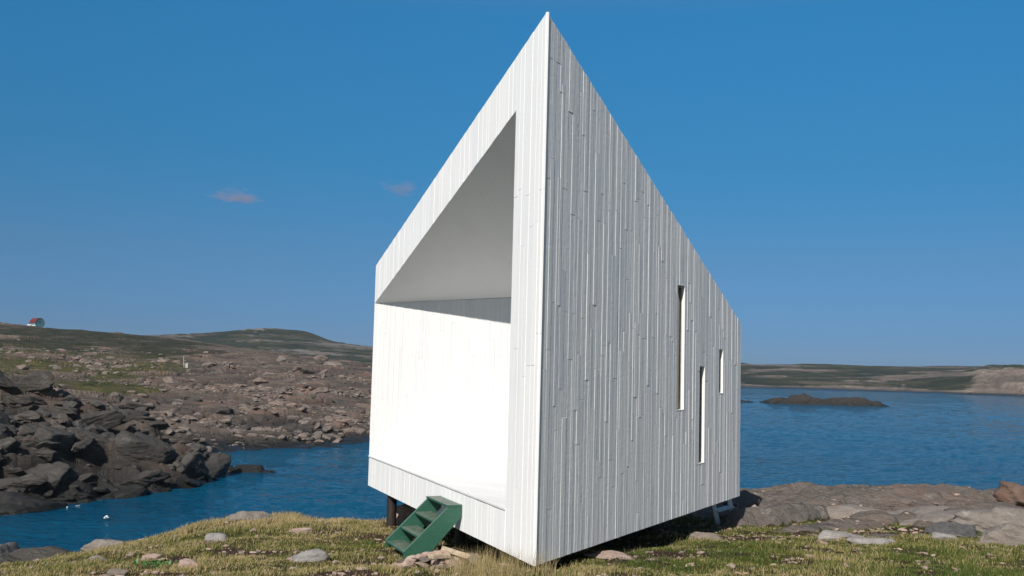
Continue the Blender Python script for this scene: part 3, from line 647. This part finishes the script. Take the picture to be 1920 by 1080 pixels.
# named stones close to the camera
SP = [
 (-4.55, 15.3, .20, .14, .08, M_GREYR, 'flat grey stone flush with the grass left of the green steps', 3, 9),
 (-3.45, 16.35, .16, .09, .09, M_PINK, 'long whitish pink stone lying on the grass near the water edge', 5, 9),
 (-2.72, 13.3, .24, .17, .13, M_GREYR, 'large lichen-spotted grey stone in the grass in front of the green steps', 33, 12),
 (-4.85, 13.5, .11, .07, .09, M_PINK, 'small pointed white-pink stone beside the leafy weed', 7, 8),
 (-4.12, 12.75, .16, .09, .09, M_PINK, 'low pale pink stone right of the leafy weed', 4, 8),
 (-5.75, 13.9, .12, .05, .07, M_PALE, 'narrow pale stone standing at the left end of the grass', 6, 8),
 (-4.75, 12.0, .13, .08, .06, M_PALE, 'whitish stone at the bottom edge of the grass, nearest the camera', 8, 8),
 (-4.85, 18.45, .46, .28, .17, M_PALE, 'broad pale rounded rock on the crest of the grassy bank', 9, 4),
 (-9.15, 17.7, .62, .40, .42, M_DARKR, 'dark rounded boulder at the left edge of the bank, with the water behind', 10, 6),
 (-8.35, 17.5, .55, .35, .24, M_BOULD, 'brown-grey rounded boulder with white streak at the foot of the dark one', 11, 5),
 (-7.35, 18.1, .42, .2, .12, M_PALE, 'bright white weathered rock at the point where bank meets water', 12, 8),
 (-9.4, 16.9, .45, .3, .2, M_BOULD, 'low brown boulder at the left frame edge beside the grass', 13, 6),
 (-1.55, 18.0, .75, .5, .42, M_PINK, 'rounded brown rock under the house behind the green steps', 14, 4),
 (5.45, 16.1, .38, .2, .11, M_GREYR, 'rough whitish stone slab with ragged edge in the right-hand grass', 15, 8),
 (5.75, 15.3, .34, .16, .12, M_GREYR, 'whitish stone with a dark hole lying in front of the ragged slab', 16, 8),
 (7.75, 17.0, .46, .28, .13, M_DARKR, 'tilted charcoal slab raised over the grass on the right', 17, 16),
 (7.3, 16.2, .2, .13, .11, M_GREYR, 'small pale grey block below the tilted charcoal slab', 18, 9),
 (8.15, 15.75, .55, .36, .24, M_PALE, 'pinkish grey angular rock at the lower right in the grass', 19, 9),
 (11.6, 22.1, .6, .5, .36, M_RED, 'rust-red angular boulder on top of the outcrop at the right edge', 20, 9),
 (12.7, 22.0, .8, .5, .35, M_DARKR, 'dark grey block beside the rust-red boulder', 21, 9),
 (10.0, 18.7, 1.5, .8, .34, M_PALE, 'big smooth grey boulder at the right edge above the grass', 22, 5),
 (8.95, 20.0, 1.5, .8, .34, M_PALE, 'smooth grey whaleback rock left of the big boulder at right', 23, 4),
 (11.4, 19.3, 1.3, .8, .38, M_PALE, 'low grey ledge at the far right behind the big smooth boulder', 24, 5),
 (7.3, 20.2, 1.1, .5, .24, M_PALE, 'low tan rounded rock in the middle of the outcrop', 25, 4),
 (5.65, 20.4, .75, .4, .18, M_PALE, 'rounded tan boulder at the left side of the outcrop above the grass', 26, 5),
 (4.62, 19.7, .16, .13, .30, M_PALE, 'pale pointed stone standing beside the back steps', 27, 10),
 (5.0, 19.9, .2, .14, .26, M_GREYR, 'grey pointed stone right of the pale pointed one', 28, 10),
 (5.2, 21.6, .5, .35, .3, M_DARKR, 'dark broken rock in the hollow behind the pointed stones', 29, 12),
 (1.35, 13.0, .3, .12, .06, M_PINK, 'flat pink rock in the grass beside the near house corner', 30, 6),
 (3.25, 16.1, .20, .12, .10, M_PALE, 'small pale stone at the edge of the shade under the house', 31, 7),
 (2.05, 12.75, .11, .09, .07, M_RED, 'small red-brown stone in the grass below the side wall', 32, 7),
]
for i, (x, y, sx, sy, sz, m_, lab, sd, soft) in enumerate(SP):
    boulder('boulder' if sx > .4 else 'stone', x, y, gh(x, y)+sz*.2, sx, sy, sz*1.5, rnd.uniform(-.3, .3)+(.2 if sx > .4 else 0), m_, lab, 'rock' if sx > .4 else 'stone', seed=sd, soft=soft*2 if sx < .4 else soft*1.4, sub=4 if sx < .5 else 5)
# pile of split stones beside the steps
r_ = random.Random(3); k = 0
PILE = []
for i in range(54):
    a_ = r_.random()*6.28; q = r_.random()**.6
    x = -.86+.48*q*math.cos(a_)+.22*q*math.sin(a_); y = 12.45+.62*q*math.sin(a_)
    PILE.append((x, y, (1-q)*.16, q))
for i, (x, y, dz_, q) in enumerate(PILE):
    sz = r_.uniform(.06, .115); pale_ = i % 3 == 0
    boulder('stone', x, y, gh(x, y)+.02+dz_, sz*r_.uniform(.9, 1.5), sz, sz*.62, r_.random()*3, M_PINK if not pale_ else M_RUB,
            'pinkish brown split stone in the pile beside the green steps' if not pale_ else 'grey split stone in the pile beside the green steps', 'stone', 'pile of split stones beside the green steps',
            seed=40+i % 7, tilt=(r_.uniform(-.5, .5), r_.uniform(-.5, .5)), soft=14, tone=.9 if not pale_ else .5)
M_WOOD = simple('weathered_split_wood', (.42, .33, .23), .8, 0, .3, 14, .5, .01)
for i, (x, y, rz_, L_, lab) in enumerate(((-.80, 12.05, 1.05, .2, 'short pale split log lying on the near side of the stone pile'), (-.62, 12.35, 2.3, .26, 'weathered plank lying across the stone pile'), (-1.98, 12.25, .15, .12, 'thin pale stick on the grass left of the green steps'))):
    m_ = MB(); dx = Vector((math.cos(rz_), math.sin(rz_), 0)); dy = Vector((-dx.y, dx.x, 0)); c_ = Vector((x, y, gh(x, y)+(.15 if i < 2 else .03)))
    h_ = .045 if i < 2 else .012
    m_.prism([c_-dx*L_-dy*h_, c_-dx*L_+dy*h_*1.1, c_-dx*L_*.95+dy*h_*.3+Vector((0, 0, h_*1.3)), c_-dx*L_-dy*h_*.6+Vector((0, 0, h_))], dx*2*L_+Vector((0, 0, -.05 if i == 0 else .02)))
    o = m_.build('split_log' if i == 0 else ('plank' if i == 1 else 'stick'), M_WOOD, None, .006); tag(o, lab, ('log', 'plank', 'stick')[i])
# dark boulders on the left shore
def sh(x, y):
    z, g, s_ = shore_h(np.array([float(x)]), np.array([float(y)])); return float(z[0])
r_ = np.random.RandomState(12); placed = []; tries = 0; gi = 0
while len(placed) < 90 and tries < 6000:
    tries += 1
    T_ = r_.uniform(-.58, -.30); y = r_.uniform(43, 66); x = y*T_
    s_ = r_.uniform(.5, 1.0)*r_.choice([.6, .9, 1.2, 1.55], p=[.3, .35, .25, .1])
    bz = float(shore_b(np.array([x]), np.array([y]))[0])
    if bz < .05 or bz > 4.6: continue
    if any((x-a)**2+(y-b)**2 < (.62*(s_+c))**2 for a, b, c in placed): continue
    placed.append((x, y, s_))
for i, (x, y, s_) in enumerate(sorted(placed, key=lambda q: -q[2])):
    zone = 'close to the water' if shore_b(np.array([x]), np.array([y]))[0] < 1.3 else 'on the upper ledge'
    size = 'large' if s_ > 1.05 else 'mid-sized' if s_ > .6 else 'small'
    boulder('boulder', x, y, sh(x, y)-s_*.05, s_*r_.uniform(1., 1.7), s_*r_.uniform(.8, 1.1), s_*r_.uniform(.75, 1.2), .5+r_.normal()*.5, M_BOULD,
            f'{size} dark grey angular boulder {zone} of the left shore', 'boulder', f'{size} dark boulders {zone} of the left shore', seed=100+i % 9, tilt=(r_.normal()*.3, r_.normal()*.3), soft=70, tone=r_.uniform(.1, .6), sub=5)
# boulders further up: individual ones that show
r_ = np.random.RandomState(21)
n_ = 0
while n_ < 34:
    T_ = r_.uniform(-.56, -.16); y = 72*math.exp(r_.uniform(0, 1.15)); x = y*T_
    bz = float(shore_b(np.array([x]), np.array([y]))[0])
    if bz < .4 or shore_h(np.array([x]), np.array([y]))[1][0] > .35: continue
    s_ = r_.uniform(.45, 1.0)*(y/85)**.5
    boulder('boulder', x, y, sh(x, y)+s_*.15, s_*r_.uniform(1, 1.8), s_, s_*r_.uniform(.6, 1.), r_.random()*3, M_RUB if n_ % 3 else M_BOULD,
            ('pale grey-brown' if n_ % 3 else 'dark grey')+' boulder on the stony slope across the cove', 'boulder', ('pale' if n_ % 3 else 'dark')+' boulders on the slope across the cove', seed=120+n_ % 8, tilt=(r_.normal()*.25, r_.normal()*.25), soft=18, tone=r_.uniform(.2, .9)); n_ += 1
# rubble sheets: uncountable small rocks
def rubble(name, N, sampler, mat, size, sub=1, seed=0):
    r = np.random.RandomState(seed); Vs = []; Fs = []; Ts = []; off = 0
    protos = [rock_shape(200+k, 2 if sub == 2 else 1, .65, 10, 0, 14.) for k in range(6)]
    x, y, s, z = sampler(N, r)
    for i in range(len(x)):
        P, F = protos[i % 6]; a = r.uniform(0, 6.28); c, sn = math.cos(a), math.sin(a)
        tl = r.normal(scale=.35); ct, st = math.cos(tl), math.sin(tl)
        Q = P*np.array([r.uniform(.9, 1.7), 1, r.uniform(.6, 1.1)])*s[i]
        Q = np.stack([Q[:, 0], Q[:, 1]*ct-Q[:, 2]*st, Q[:, 1]*st+Q[:, 2]*ct], 1)
        Q = np.stack([Q[:, 0]*c-Q[:, 1]*sn, Q[:, 0]*sn+Q[:, 1]*c, Q[:, 2]], 1)+np.array([x[i], y[i], z[i]+.12*s[i]])
        Vs.append(Q); Fs.append(F+off); off += len(Q); Ts.append(np.full(len(Q), 1.7*r.random()**1.6))
    return mesh_np(name, np.concatenate(Vs), np.concatenate(Fs), mat, {'tone': np.concatenate(Ts)}, False)
def samp_shore(N, r):
    T_ = r.uniform(-.60, -.10, N*3); y = 66*np.exp(r.uniform(0, 1.35, N*3)); x = y*T_
    z, g, sl_ = shore_h(x, y); b = shore_b(x, y)
    dens = (.06+.94*sm(.46, .6, .5+.6*fbm(x*.04+3, y*.04, 3, 81)))*(1-.7*sl_)*(1-.6*np.clip(g*1.5, 0, 1))*sm(.2, .7, b)*(1-sm(150, 240, y))
    k = r.random(N*3) < dens; x, y, z = x[k][:N], y[k][:N], z[k][:N]
    s = .10+.40*r.random(len(x))**5; s *= (y/90)**.4
    return x, y, s, z
tag(rubble('shore_rubble', 9500, samp_shore, M_RUB, 1, 2, 5), 'broken grey and pinkish rubble covering the slope across the cove', 'rubble', kind='stuff')
def samp_dark(N, r):
    T_ = r.uniform(-.60, -.27, N*3); y = r.uniform(42, 70, N*3); x = y*T_
    z, g, sl_ = shore_h(x, y); b = shore_b(x, y); k = (b > -.1)*(r.random(N*3) < .15+.85*sm(.45, .6, .5+.6*fbm(x*.15, y*.15, 3, 82)))
    x, y, z = x[k][:N], y[k][:N], z[k][:N]; return x, y, .10+.35*r.random(len(x))**2.5, z
tag(rubble('ledge_rubble', 2500, samp_dark, M_BOULD, 1, 2, 6), 'dark broken stones lying between the big boulders by the water', 'rubble', kind='stuff')
def samp_near(N, r):
    x = r.uniform(-9, 13, N*4); y = r.uniform(10.5, 24.5, N*4); z, rk = near_h(x, y); so_ = soil(x, y)
    d_ = (.3+.6*so_)*(1-.93*rk); d_ = np.where(y > np.interp(x, CRX, CRY), 0, d_)
    k = r.random(N*4) < d_; x, y, z = x[k][:N], y[k][:N], z[k][:N]; return x, y, .008+.045*r.random(len(x))**6+.02*(y > 18)*r.random(len(x)), z
tag(rubble('ground_pebbles', 8000, samp_near, M_PINK, 1, 1, 7), 'small pale pebbles scattered through the grass around the house', 'pebbles', kind='stuff')
# islet
def islet(name, cx, cy, rx, ry, prof, label, seed):
    n, m = 260, 90; u = np.linspace(-1, 1, n); v = np.linspace(-1, 1, m); U, Vv = np.meshgrid(u, v)
    X = cx+rx*U; Y = cy+ry*Vv; h = np.interp(X, prof[0], prof[1])
    B, k = blocks(X.ravel(), Y.ravel(), 3., .3, 1.6, seed, .12); B2, k2 = blocks(X.ravel(), Y.ravel(), 1.1, .3, 1.6, seed+1, .15)
    q = np.clip(1-Vv**2, 0, 1)**.6*np.clip(1-U**2, 0, 1)**.3
    z = ((h+.5)*q-.5).ravel()+(.55*B-.5*k+.25*B2-.2*k2)*np.clip(q.ravel()*1.2, 0, 1)
    F = grid_faces(m, n); F = F[z[F].max(1) > -.45]
    return tag(mesh_np(name, np.stack([X.ravel(), Y.ravel(), z], 1), F, M_ISLET, {'tone': np.clip(.2+.3*B, 0, 1)}, True), label, 'islet')
islet('rock_islet', 75, 230, 15.5, 5, ([60, 62.5, 66.5, 71.5, 75.3, 79, 81.5, 85, 89.5], [.5, 1.7, 2.1, 1.9, 1.4, 1.7, 1.8, 1.5, .5]), 'long low dark rock islet in the sea right of the house', 90)
islet('rock_islet', 56.6, 231, 2.6, 1.4, ([54, 57, 59], [.3, 1.0, .4]), 'small dark skerry just left of the long islet', 92)
islet('rock_islet', 51.8, 229, 1.9, 1.2, ([50, 52, 54], [.6, 1.2, .5]), 'tiny dark skerry beside the far corner of the house', 94)
islet('rock_islet', -16.0, 73.2, 1.0, .6, ([-17, -16, -15], [.2, .45, .2]), 'small flat rock awash off the far side of the cove', 96)
islet('rock_islet', -14.1, 73.4, .7, .5, ([-15, -14, -13.4], [.2, .4, .2]), 'rounded dark rock awash nearer the house', 98)
islet('rock_islet', -16.2, 60.8, 2.0, .9, ([-18.2, -16.5, -14.2], [.4, .35, .1]), 'long flat ledge ending in the water off the boulder point', 99)

#@@FAR
# ------------------------------------------------------------------ hut, markers, gulls
hx, hy = -147.0, 298.; hz = sh(hx, hy)
hut = empty('red_roof_hut', (hx, hy, hz), 'tiny gambrel hut with dark red roof and pale blue end on the left skyline', 'hut')
hut.scale = (.8, .8, .8); hut.location.z -= .0
M_REDR = simple('dark_red_shingle', (.12, .012, .010), .8, 0, .25, 3); M_BLUEW = simple('pale_blue_clapboard', (.06, .20, .25), .7, 0, .1, 3)
M_WHITE = simple('white_board', (.72, .72, .70), .6, 0, .05, 3)
pr = [(-1.75, .35), (-1.75, 1.5), (-1.45, 2.5), (-.85, 3.25), (0, 3.5), (.85, 3.25), (1.45, 2.5), (1.75, 1.5), (1.75, .35)]
dl = Vector((1., .18, 0)).normalized(); dc = Vector((-.18, 1, 0)).normalized()
dl = Vector((.80, -.60, 0)); dc = Vector((.60, .80, 0))
o0 = Vector((hx, hy, hz)); m_ = MB()
m_.prism([o0-dl*2.3+dc*a+Vector((0, 0, b)) for a, b in pr], dl*4.6); m_.build('wall', M_BLUEW, hut)
m_ = MB(); pro = [(a*1.07, b*1.04+.02) for a, b in pr[1:-1]]; pin = [(a*1.012, b*1.004+.01) for a, b in pr[1:-1]][::-1]
m_.prism([o0-dl*2.45+dc*a+Vector((0, 0, b)) for a, b in pro+pin], dl*4.88); m_.build('roof', M_REDR, hut)
m_ = MB(); m_.box(o0+dl*2.33-dc*.1+Vector((0, 0, 2.1)), dl*.03, dc*.32, (0, 0, .35)); wn = m_.build('window', M_DARKFRAME, hut)
m_ = MB(); m_.box(o0-dc*1.78+dl*.1+Vector((0, 0, .75)), dl*2.2, dc*.04, (0, 0, .18)); m_.build('skirting', M_WHITE, hut)
for i, (px, pz) in enumerate(((.35, .25), (1.6, .2))):
    m_ = MB(); c_ = o0-dc*2.6+dl*(px-.2); c_.z = sh(c_.x, c_.y)+.35; m_.tube(c_-dl*.45, c_+dl*.45, .32, .32, 10)
    tag(m_.build('white_barrel', M_WHITE, None), ('white barrel lying in front of the red-roofed hut, left one', 'white barrel lying in front of the red-roofed hut, nearest its blue end')[i], 'barrel')
z_ = sh(-55.7, 165); m_ = MB(); m_.tube((-55.7, 165, z_-.2), (-55.95, 165, z_+2.2), .07, .05, 8)
M_DULL = simple('weathered_white_board', (.36, .35, .32), .8); mk = m_.build('marker_post', M_DULL); tag(mk, 'thin leaning white marker post on the slope across the cove', 'post')
z_ = sh(-55.2, 164.5); m_ = MB(); m_.box((-55.1, 164.5, z_+.3), (.22, 0, 0), (0, .2, 0), (0, 0, .42)); m_.prism([(-55.35, 164.3, z_+.722), (-54.85, 164.3, z_+.722), (-55.1, 164.3, z_+.9)], (0, .4, 0))
tag(m_.build('marker_box', M_DULL), 'small white box beside the leaning marker post', 'box')
def gull(x, y, z, rot, lab, fly):
    bm = bmesh.new(); 
    P, F = ICO[2]; V = P.copy(); V[:, 0] *= .24; V[:, 1] *= .085; V[:, 2] *= .085; V[:, 2] += .03*np.clip(V[:, 0]/.24, 0, 1)
    hd = ICO[1][0]*np.array([.06, .05, .05])+np.array([.24, 0, .07]); tail = []
    vs = [bm.verts.new(v) for v in V]; [bm.faces.new([vs[i] for i in f]) for f in F]
    vs = [bm.verts.new(v) for v in hd]; [bm.faces.new([vs[i] for i in f]) for f in ICO[1][1]]
    bk_ = [bm.verts.new(v) for v in ((.29, .012, .075), (.29, -.012, .075), (.29, 0, .055), (.35, 0, .062))]; [bm.faces.new([bk_[i] for i in f]) for f in ((0, 1, 3), (1, 2, 3), (2, 0, 3))]
    for s_ in (-1, 1):
        if fly: W0 = [(.10, .05, .04), (-.10, .05, .04), (-.08, .34, .17), (.10, .34, .18), (-.08, .66, .10), (-.02, .66, .11)]
        else: W0 = [(.12, .07, .03), (-.1, .08, .05), (-.2, .06, .07), (.05, .09, .06), (-.34, .02, .06), (-.3, .03, .08)]
        for dz in (0, .012):
            w4 = [bm.verts.new((a, b*s_, c+dz)) for a, b, c in W0]
            bm.faces.new((w4[0], w4[1], w4[2], w4[3])); bm.faces.new((w4[3], w4[2], w4[4], w4[5]))
    me = bpy.data.meshes.new('gull'); bm.to_mesh(me); bm.free(); me.materials.append(M_WHITE)
    o = bpy.data.objects.new('gull', me); COL.objects.link(o); o.location = (x, y, z); o.rotation_euler = (0, 0, rot); o.scale = (.42, .42, .42); tag(o, lab, 'gull')
gull(-17.0, 41.5, .16, .2, 'white gull low over the water with wings spread', True)
gull(-20.2, 44.9, .03, 2.2, 'white gull floating by the dark boulders', False)
gull(-19.9, 45.3, .03, 1.0, 'smaller white gull floating right of the other floating one', False)

#@@GRASS
# ------------------------------------------------------------------ grass
def grass_mat():
    m, t, p = newmat('grass_blades'); g = geo(t); r = attr(t, 'rnd'); hh = attr(t, 'tip')
    n = nz(t, g, .42, 4, .7); n2 = nz(t, g, 2.2, 3, .6)
    f = mth(t, 'ADD', mth(t, 'MULTIPLY', mth(t, 'SUBTRACT', n, .5), 1.5), mth(t, 'ADD', .45, mth(t, 'MULTIPLY', n2, .35))); f = mth(t, 'ADD', f, mth(t, 'MULTIPLY', mth(t, 'SUBTRACT', r, .5), .6)); f = mth(t, 'ADD', f, attr(t, 'dry'))
    c = ramp(t, f, [(.38, (.055, .095, .016)), (.54, (.12, .135, .030)), (.68, (.23, .20, .065)), (.86, (.42, .33, .17))])
    t.links.new(c, p.inputs['Base Color']); p.inputs['Roughness'].default_value = .6; p.inputs['Specular IOR Level'].default_value = .15
    tr = t.nodes.new('ShaderNodeBsdfTranslucent'); t.links.new(c, tr.inputs[0]); ms = t.nodes.new('ShaderNodeMixShader'); ms.inputs[0].default_value = .3
    t.links.new(p.outputs[0], ms.inputs[1]); t.links.new(tr.outputs[0], ms.inputs[2]); t.links.new(ms.outputs[0], t.nodes['Material Output'].inputs[0]); return m
M_GRASS = grass_mat()
def blades(name, x, y, z, h, wd, mat, dry, label, r, lean=.5, head=False):
    n = len(x); a = r.uniform(0, 2*np.pi, n); la = r.normal(1.0, .9, n)   # wind bends most of them one way
    L = np.abs(r.normal(lean, lean*.5, n))*h
    dx, dy = np.cos(a)*wd, np.sin(a)*wd; lx, ly = np.cos(la)*L, np.sin(la)*L
    V = np.empty((n, 5, 3))
    V[:, 0] = np.stack([x-dx, y-dy, z-.01], 1); V[:, 1] = np.stack([x+dx, y+dy, z-.01], 1)
    k = .55
    V[:, 2] = np.stack([x+lx*.35+dx*.8, y+ly*.35+dy*.8, z+h*k], 1); V[:, 3] = np.stack([x+lx*.35-dx*.8, y+ly*.35-dy*.8, z+h*k], 1)
    V[:, 4] = np.stack([x+lx, y+ly, z+h*.95], 1)
    i = np.arange(n)*5; F1 = np.stack([i, i+1, i+2], 1); F2 = np.stack([i, i+2, i+3], 1); F3 = np.stack([i+3, i+2, i+4], 1)
    rn = np.repeat(r.random(n), 5)
    tip = np.tile([0, 0, .6, .6, 1.], n)
    return tag(mesh_np(name, V.reshape(-1, 3), np.concatenate([F1, F2, F3]), mat, {'rnd': rn, 'tip': tip, 'dry': np.repeat(dry, 5)}, False), label, 'grass', kind='stuff')
r_ = np.random.RandomState(99)
def scatter(N, x0, x1, y0, y1):
    x = r_.uniform(x0, x1, N); y = r_.uniform(y0, y1, N); t_ = x/np.maximum(y, 1); k = (np.abs(t_) < .68)
    x, y = x[k], y[k]; z, rk = near_h(x, y); so_ = soil(x, y)
    dn = np.clip(1.1-1.6*rk, 0, 1)*(1-.85*so_)*(.35+.65*sm(.3, .55, .5+.5*fbm(x*1.6, y*1.6, 3, 91)))
    inside = np.ones(len(x), bool)
    Pq = [cF, cR, cB, cL]
    for i in range(4):
        a, b = Pq[i], Pq[(i+1) % 4]; inside &= ((b.x-a.x)*(y-a.y)-(b.y-a.y)*(x-a.x)) > -.02
    dn = np.where(inside, dn*.12, dn)
    yc = np.interp(x, CRX, CRY); dn = np.where(y > yc+.6, 0, dn)
    k = r_.random(len(x)) < dn; return x[k], y[k], z[k]
x, y, z = scatter(900000, -12, 14, 8.5, 23)
n_ = len(x); hmod = .6+.8*sm(.35, .7, .5+.5*fbm(x*.8, y*.8, 3, 92))
crest = np.clip(1-np.abs(y-np.interp(x, CRX, CRY)+.5)/1.6, 0, 1)*(x < -.5)
dry = .10*crest+.11*(x < 0)+.05*(x < 0)*sm(14, 18, y)-.07*(x > 1.5)-.10*sm(.55, .68, .5+.5*fbm(x*.6, y*1.2, 3, 95))
blades('grass', x, y, z, (.02+.045*r_.random(n_)**1.5)*hmod*(1+.7*crest), .0022+.0016*r_.random(n_)+.0001*y, M_GRASS, dry, 'short green and straw-coloured grass over the ground round the house', r_, .6)
# taller dry stalks in tufts
tx = []; ty = []
for i in range(480):
    cx, cy = r_.uniform(-11, 13), r_.uniform(9.5, 21); m_n = r_.randint(6, 22)
    tx.append(cx+r_.normal(size=m_n)*.07); ty.append(cy+r_.normal(size=m_n)*.07)
for cx, cy, m_n, sg in ((-.25, 11.55, 260, .16), (.05, 11.2, 200, .14), (-.6, 11.9, 150, .14), (.45, 11.15, 110, .1), (-.45, 11.2, 120, .15), (-.1, 11.0, 90, .2)):
    tx.append(cx+r_.normal(size=m_n)*sg); ty.append(cy+r_.normal(size=m_n)*sg)
x = np.concatenate(tx); y = np.concatenate(ty); z, rk = near_h(x, y); k = (rk < .3) & (y < np.interp(x, CRX, CRY)+.3)
cl = np.hypot(x+.15, y-11.4) < .8
Pin = np.ones(len(x), bool)
for i in range(4):
    a, b = [cF, cR, cB, cL][i], [cR, cB, cL, cF][i]; Pin &= ((b.x-a.x)*(y-a.y)-(b.y-a.y)*(x-a.x)) > -.03
k &= ~Pin
hh_ = np.where(cl, r_.uniform(.12, .36, len(x)), r_.uniform(.05, .12, len(x)))
x, y, z, hh_ = x[k], y[k], z[k], hh_[k]
blades('dry_grass_stalks', x, y, z, hh_, np.full(len(x), .0016), M_GRASS, np.full(len(x), .34), 'tall dry straw-coloured grass stalks standing in tufts and at the near house corner', r_, .25)
# leafy weed
m_wd = simple('green_leaf', (.05, .13, .025), .55, 0, .3, 20)
wx0, wy0 = -4.55, 12.75; wz0 = gh(wx0, wy0); bm_v = []; bm_f = []
for i in range(130):
    a_ = r_.uniform(0, 6.28); rr_ = r_.random()**.6*.2; bx, by = wx0+rr_*math.cos(a_)*1.4, wy0+rr_*math.sin(a_)
    L_ = r_.uniform(.04, .075); el = r_.uniform(.2, 1.1); b2 = r_.uniform(0, 6.28); d_ = np.array([math.cos(b2)*math.cos(el), math.sin(b2)*math.cos(el), math.sin(el)]); s_ = np.array([-math.sin(b2), math.cos(b2), 0])*.018
    p0 = np.array([bx, by, wz0+r_.uniform(0, .06)]); n0 = len(bm_v); bm_v += [p0, p0+d_*L_*.5+s_, p0+d_*L_, p0+d_*L_*.5-s_]; bm_f.append((n0, n0+1, n0+2, n0+3))
tag(mesh_np('leafy_weed', bm_v, bm_f, m_wd), 'bright green leafy weeds low in the grass at the bottom left', 'plant')

#@@HAZE
hzb = MB(); hzb.box((0, 0, 20.9), (1700, 0, 0), (0, 1700, 0), (0, 0, 25.1)); hzm = bpy.data.materials.new('sea_air'); hzm.use_nodes = True
t_ = hzm.node_tree; t_.nodes.remove(t_.nodes['Principled BSDF']); v_ = t_.nodes.new('ShaderNodeVolumePrincipled'); v_.inputs['Color'].default_value = (.72, .86, 1, 1)
v_.inputs['Density'].default_value = .0001; t_.links.new(v_.outputs[0], t_.nodes['Material Output'].inputs['Volume'])
tag(hzb.build('haze', hzm), 'thin blue sea air over the far hills', kind='stuff')
#@@SKY
# ------------------------------------------------------------------ small clouds
def cloud(name, c, s, lab, seed):
    bm = bmesh.new(); bmesh.ops.create_icosphere(bm, subdivisions=3, radius=1); me = bpy.data.meshes.new(name); bm.to_mesh(me); bm.free()
    o = bpy.data.objects.new(name, me); COL.objects.link(o); o.location = c; o.scale = s
    m = bpy.data.materials.new('cloud_vapour'); m.use_nodes = True; t = m.node_tree; t.nodes.remove(t.nodes['Principled BSDF'])
    v = t.nodes.new('ShaderNodeVolumePrincipled'); v.inputs['Color'].default_value = (.98, .66, .68, 1); v.inputs['Anisotropy'].default_value = .2
    tc = t.nodes.new('ShaderNodeTexCoord').outputs['Object']; ln = t.nodes.new('ShaderNodeVectorMath'); ln.operation = 'LENGTH'; t.links.new(tc, ln.inputs[0])
    off = t.nodes.new('ShaderNodeVectorMath'); off.operation = 'ADD'; off.inputs[1].default_value = (seed, 0, 0); t.links.new(tc, off.inputs[0])
    nn = nz(t, off.outputs[0], 1.6, 3, .6); f = mth(t, 'SUBTRACT', mth(t, 'SUBTRACT', 1., ln.outputs['Value']), mth(t, 'MULTIPLY', mth(t, 'SUBTRACT', .68, nn), 2.2))
    t.links.new(mth(t, 'MULTIPLY', mth(t, 'MAXIMUM', f, 0.), .026), v.inputs['Density']); t.links.new(v.outputs[0], t.nodes['Material Output'].inputs['Volume'])
    me.materials.append(m); tag(o, lab, 'cloud')
cloud('cloud', (-738, 2500, 437), (95, 60, 34), 'faint pinkish cloud wisp low in the sky at left', 3)
cloud('cloud', (-300, 2500, 470), (70, 50, 32), 'faint pinkish cloud wisp close to the left roof slope of the house', 9)
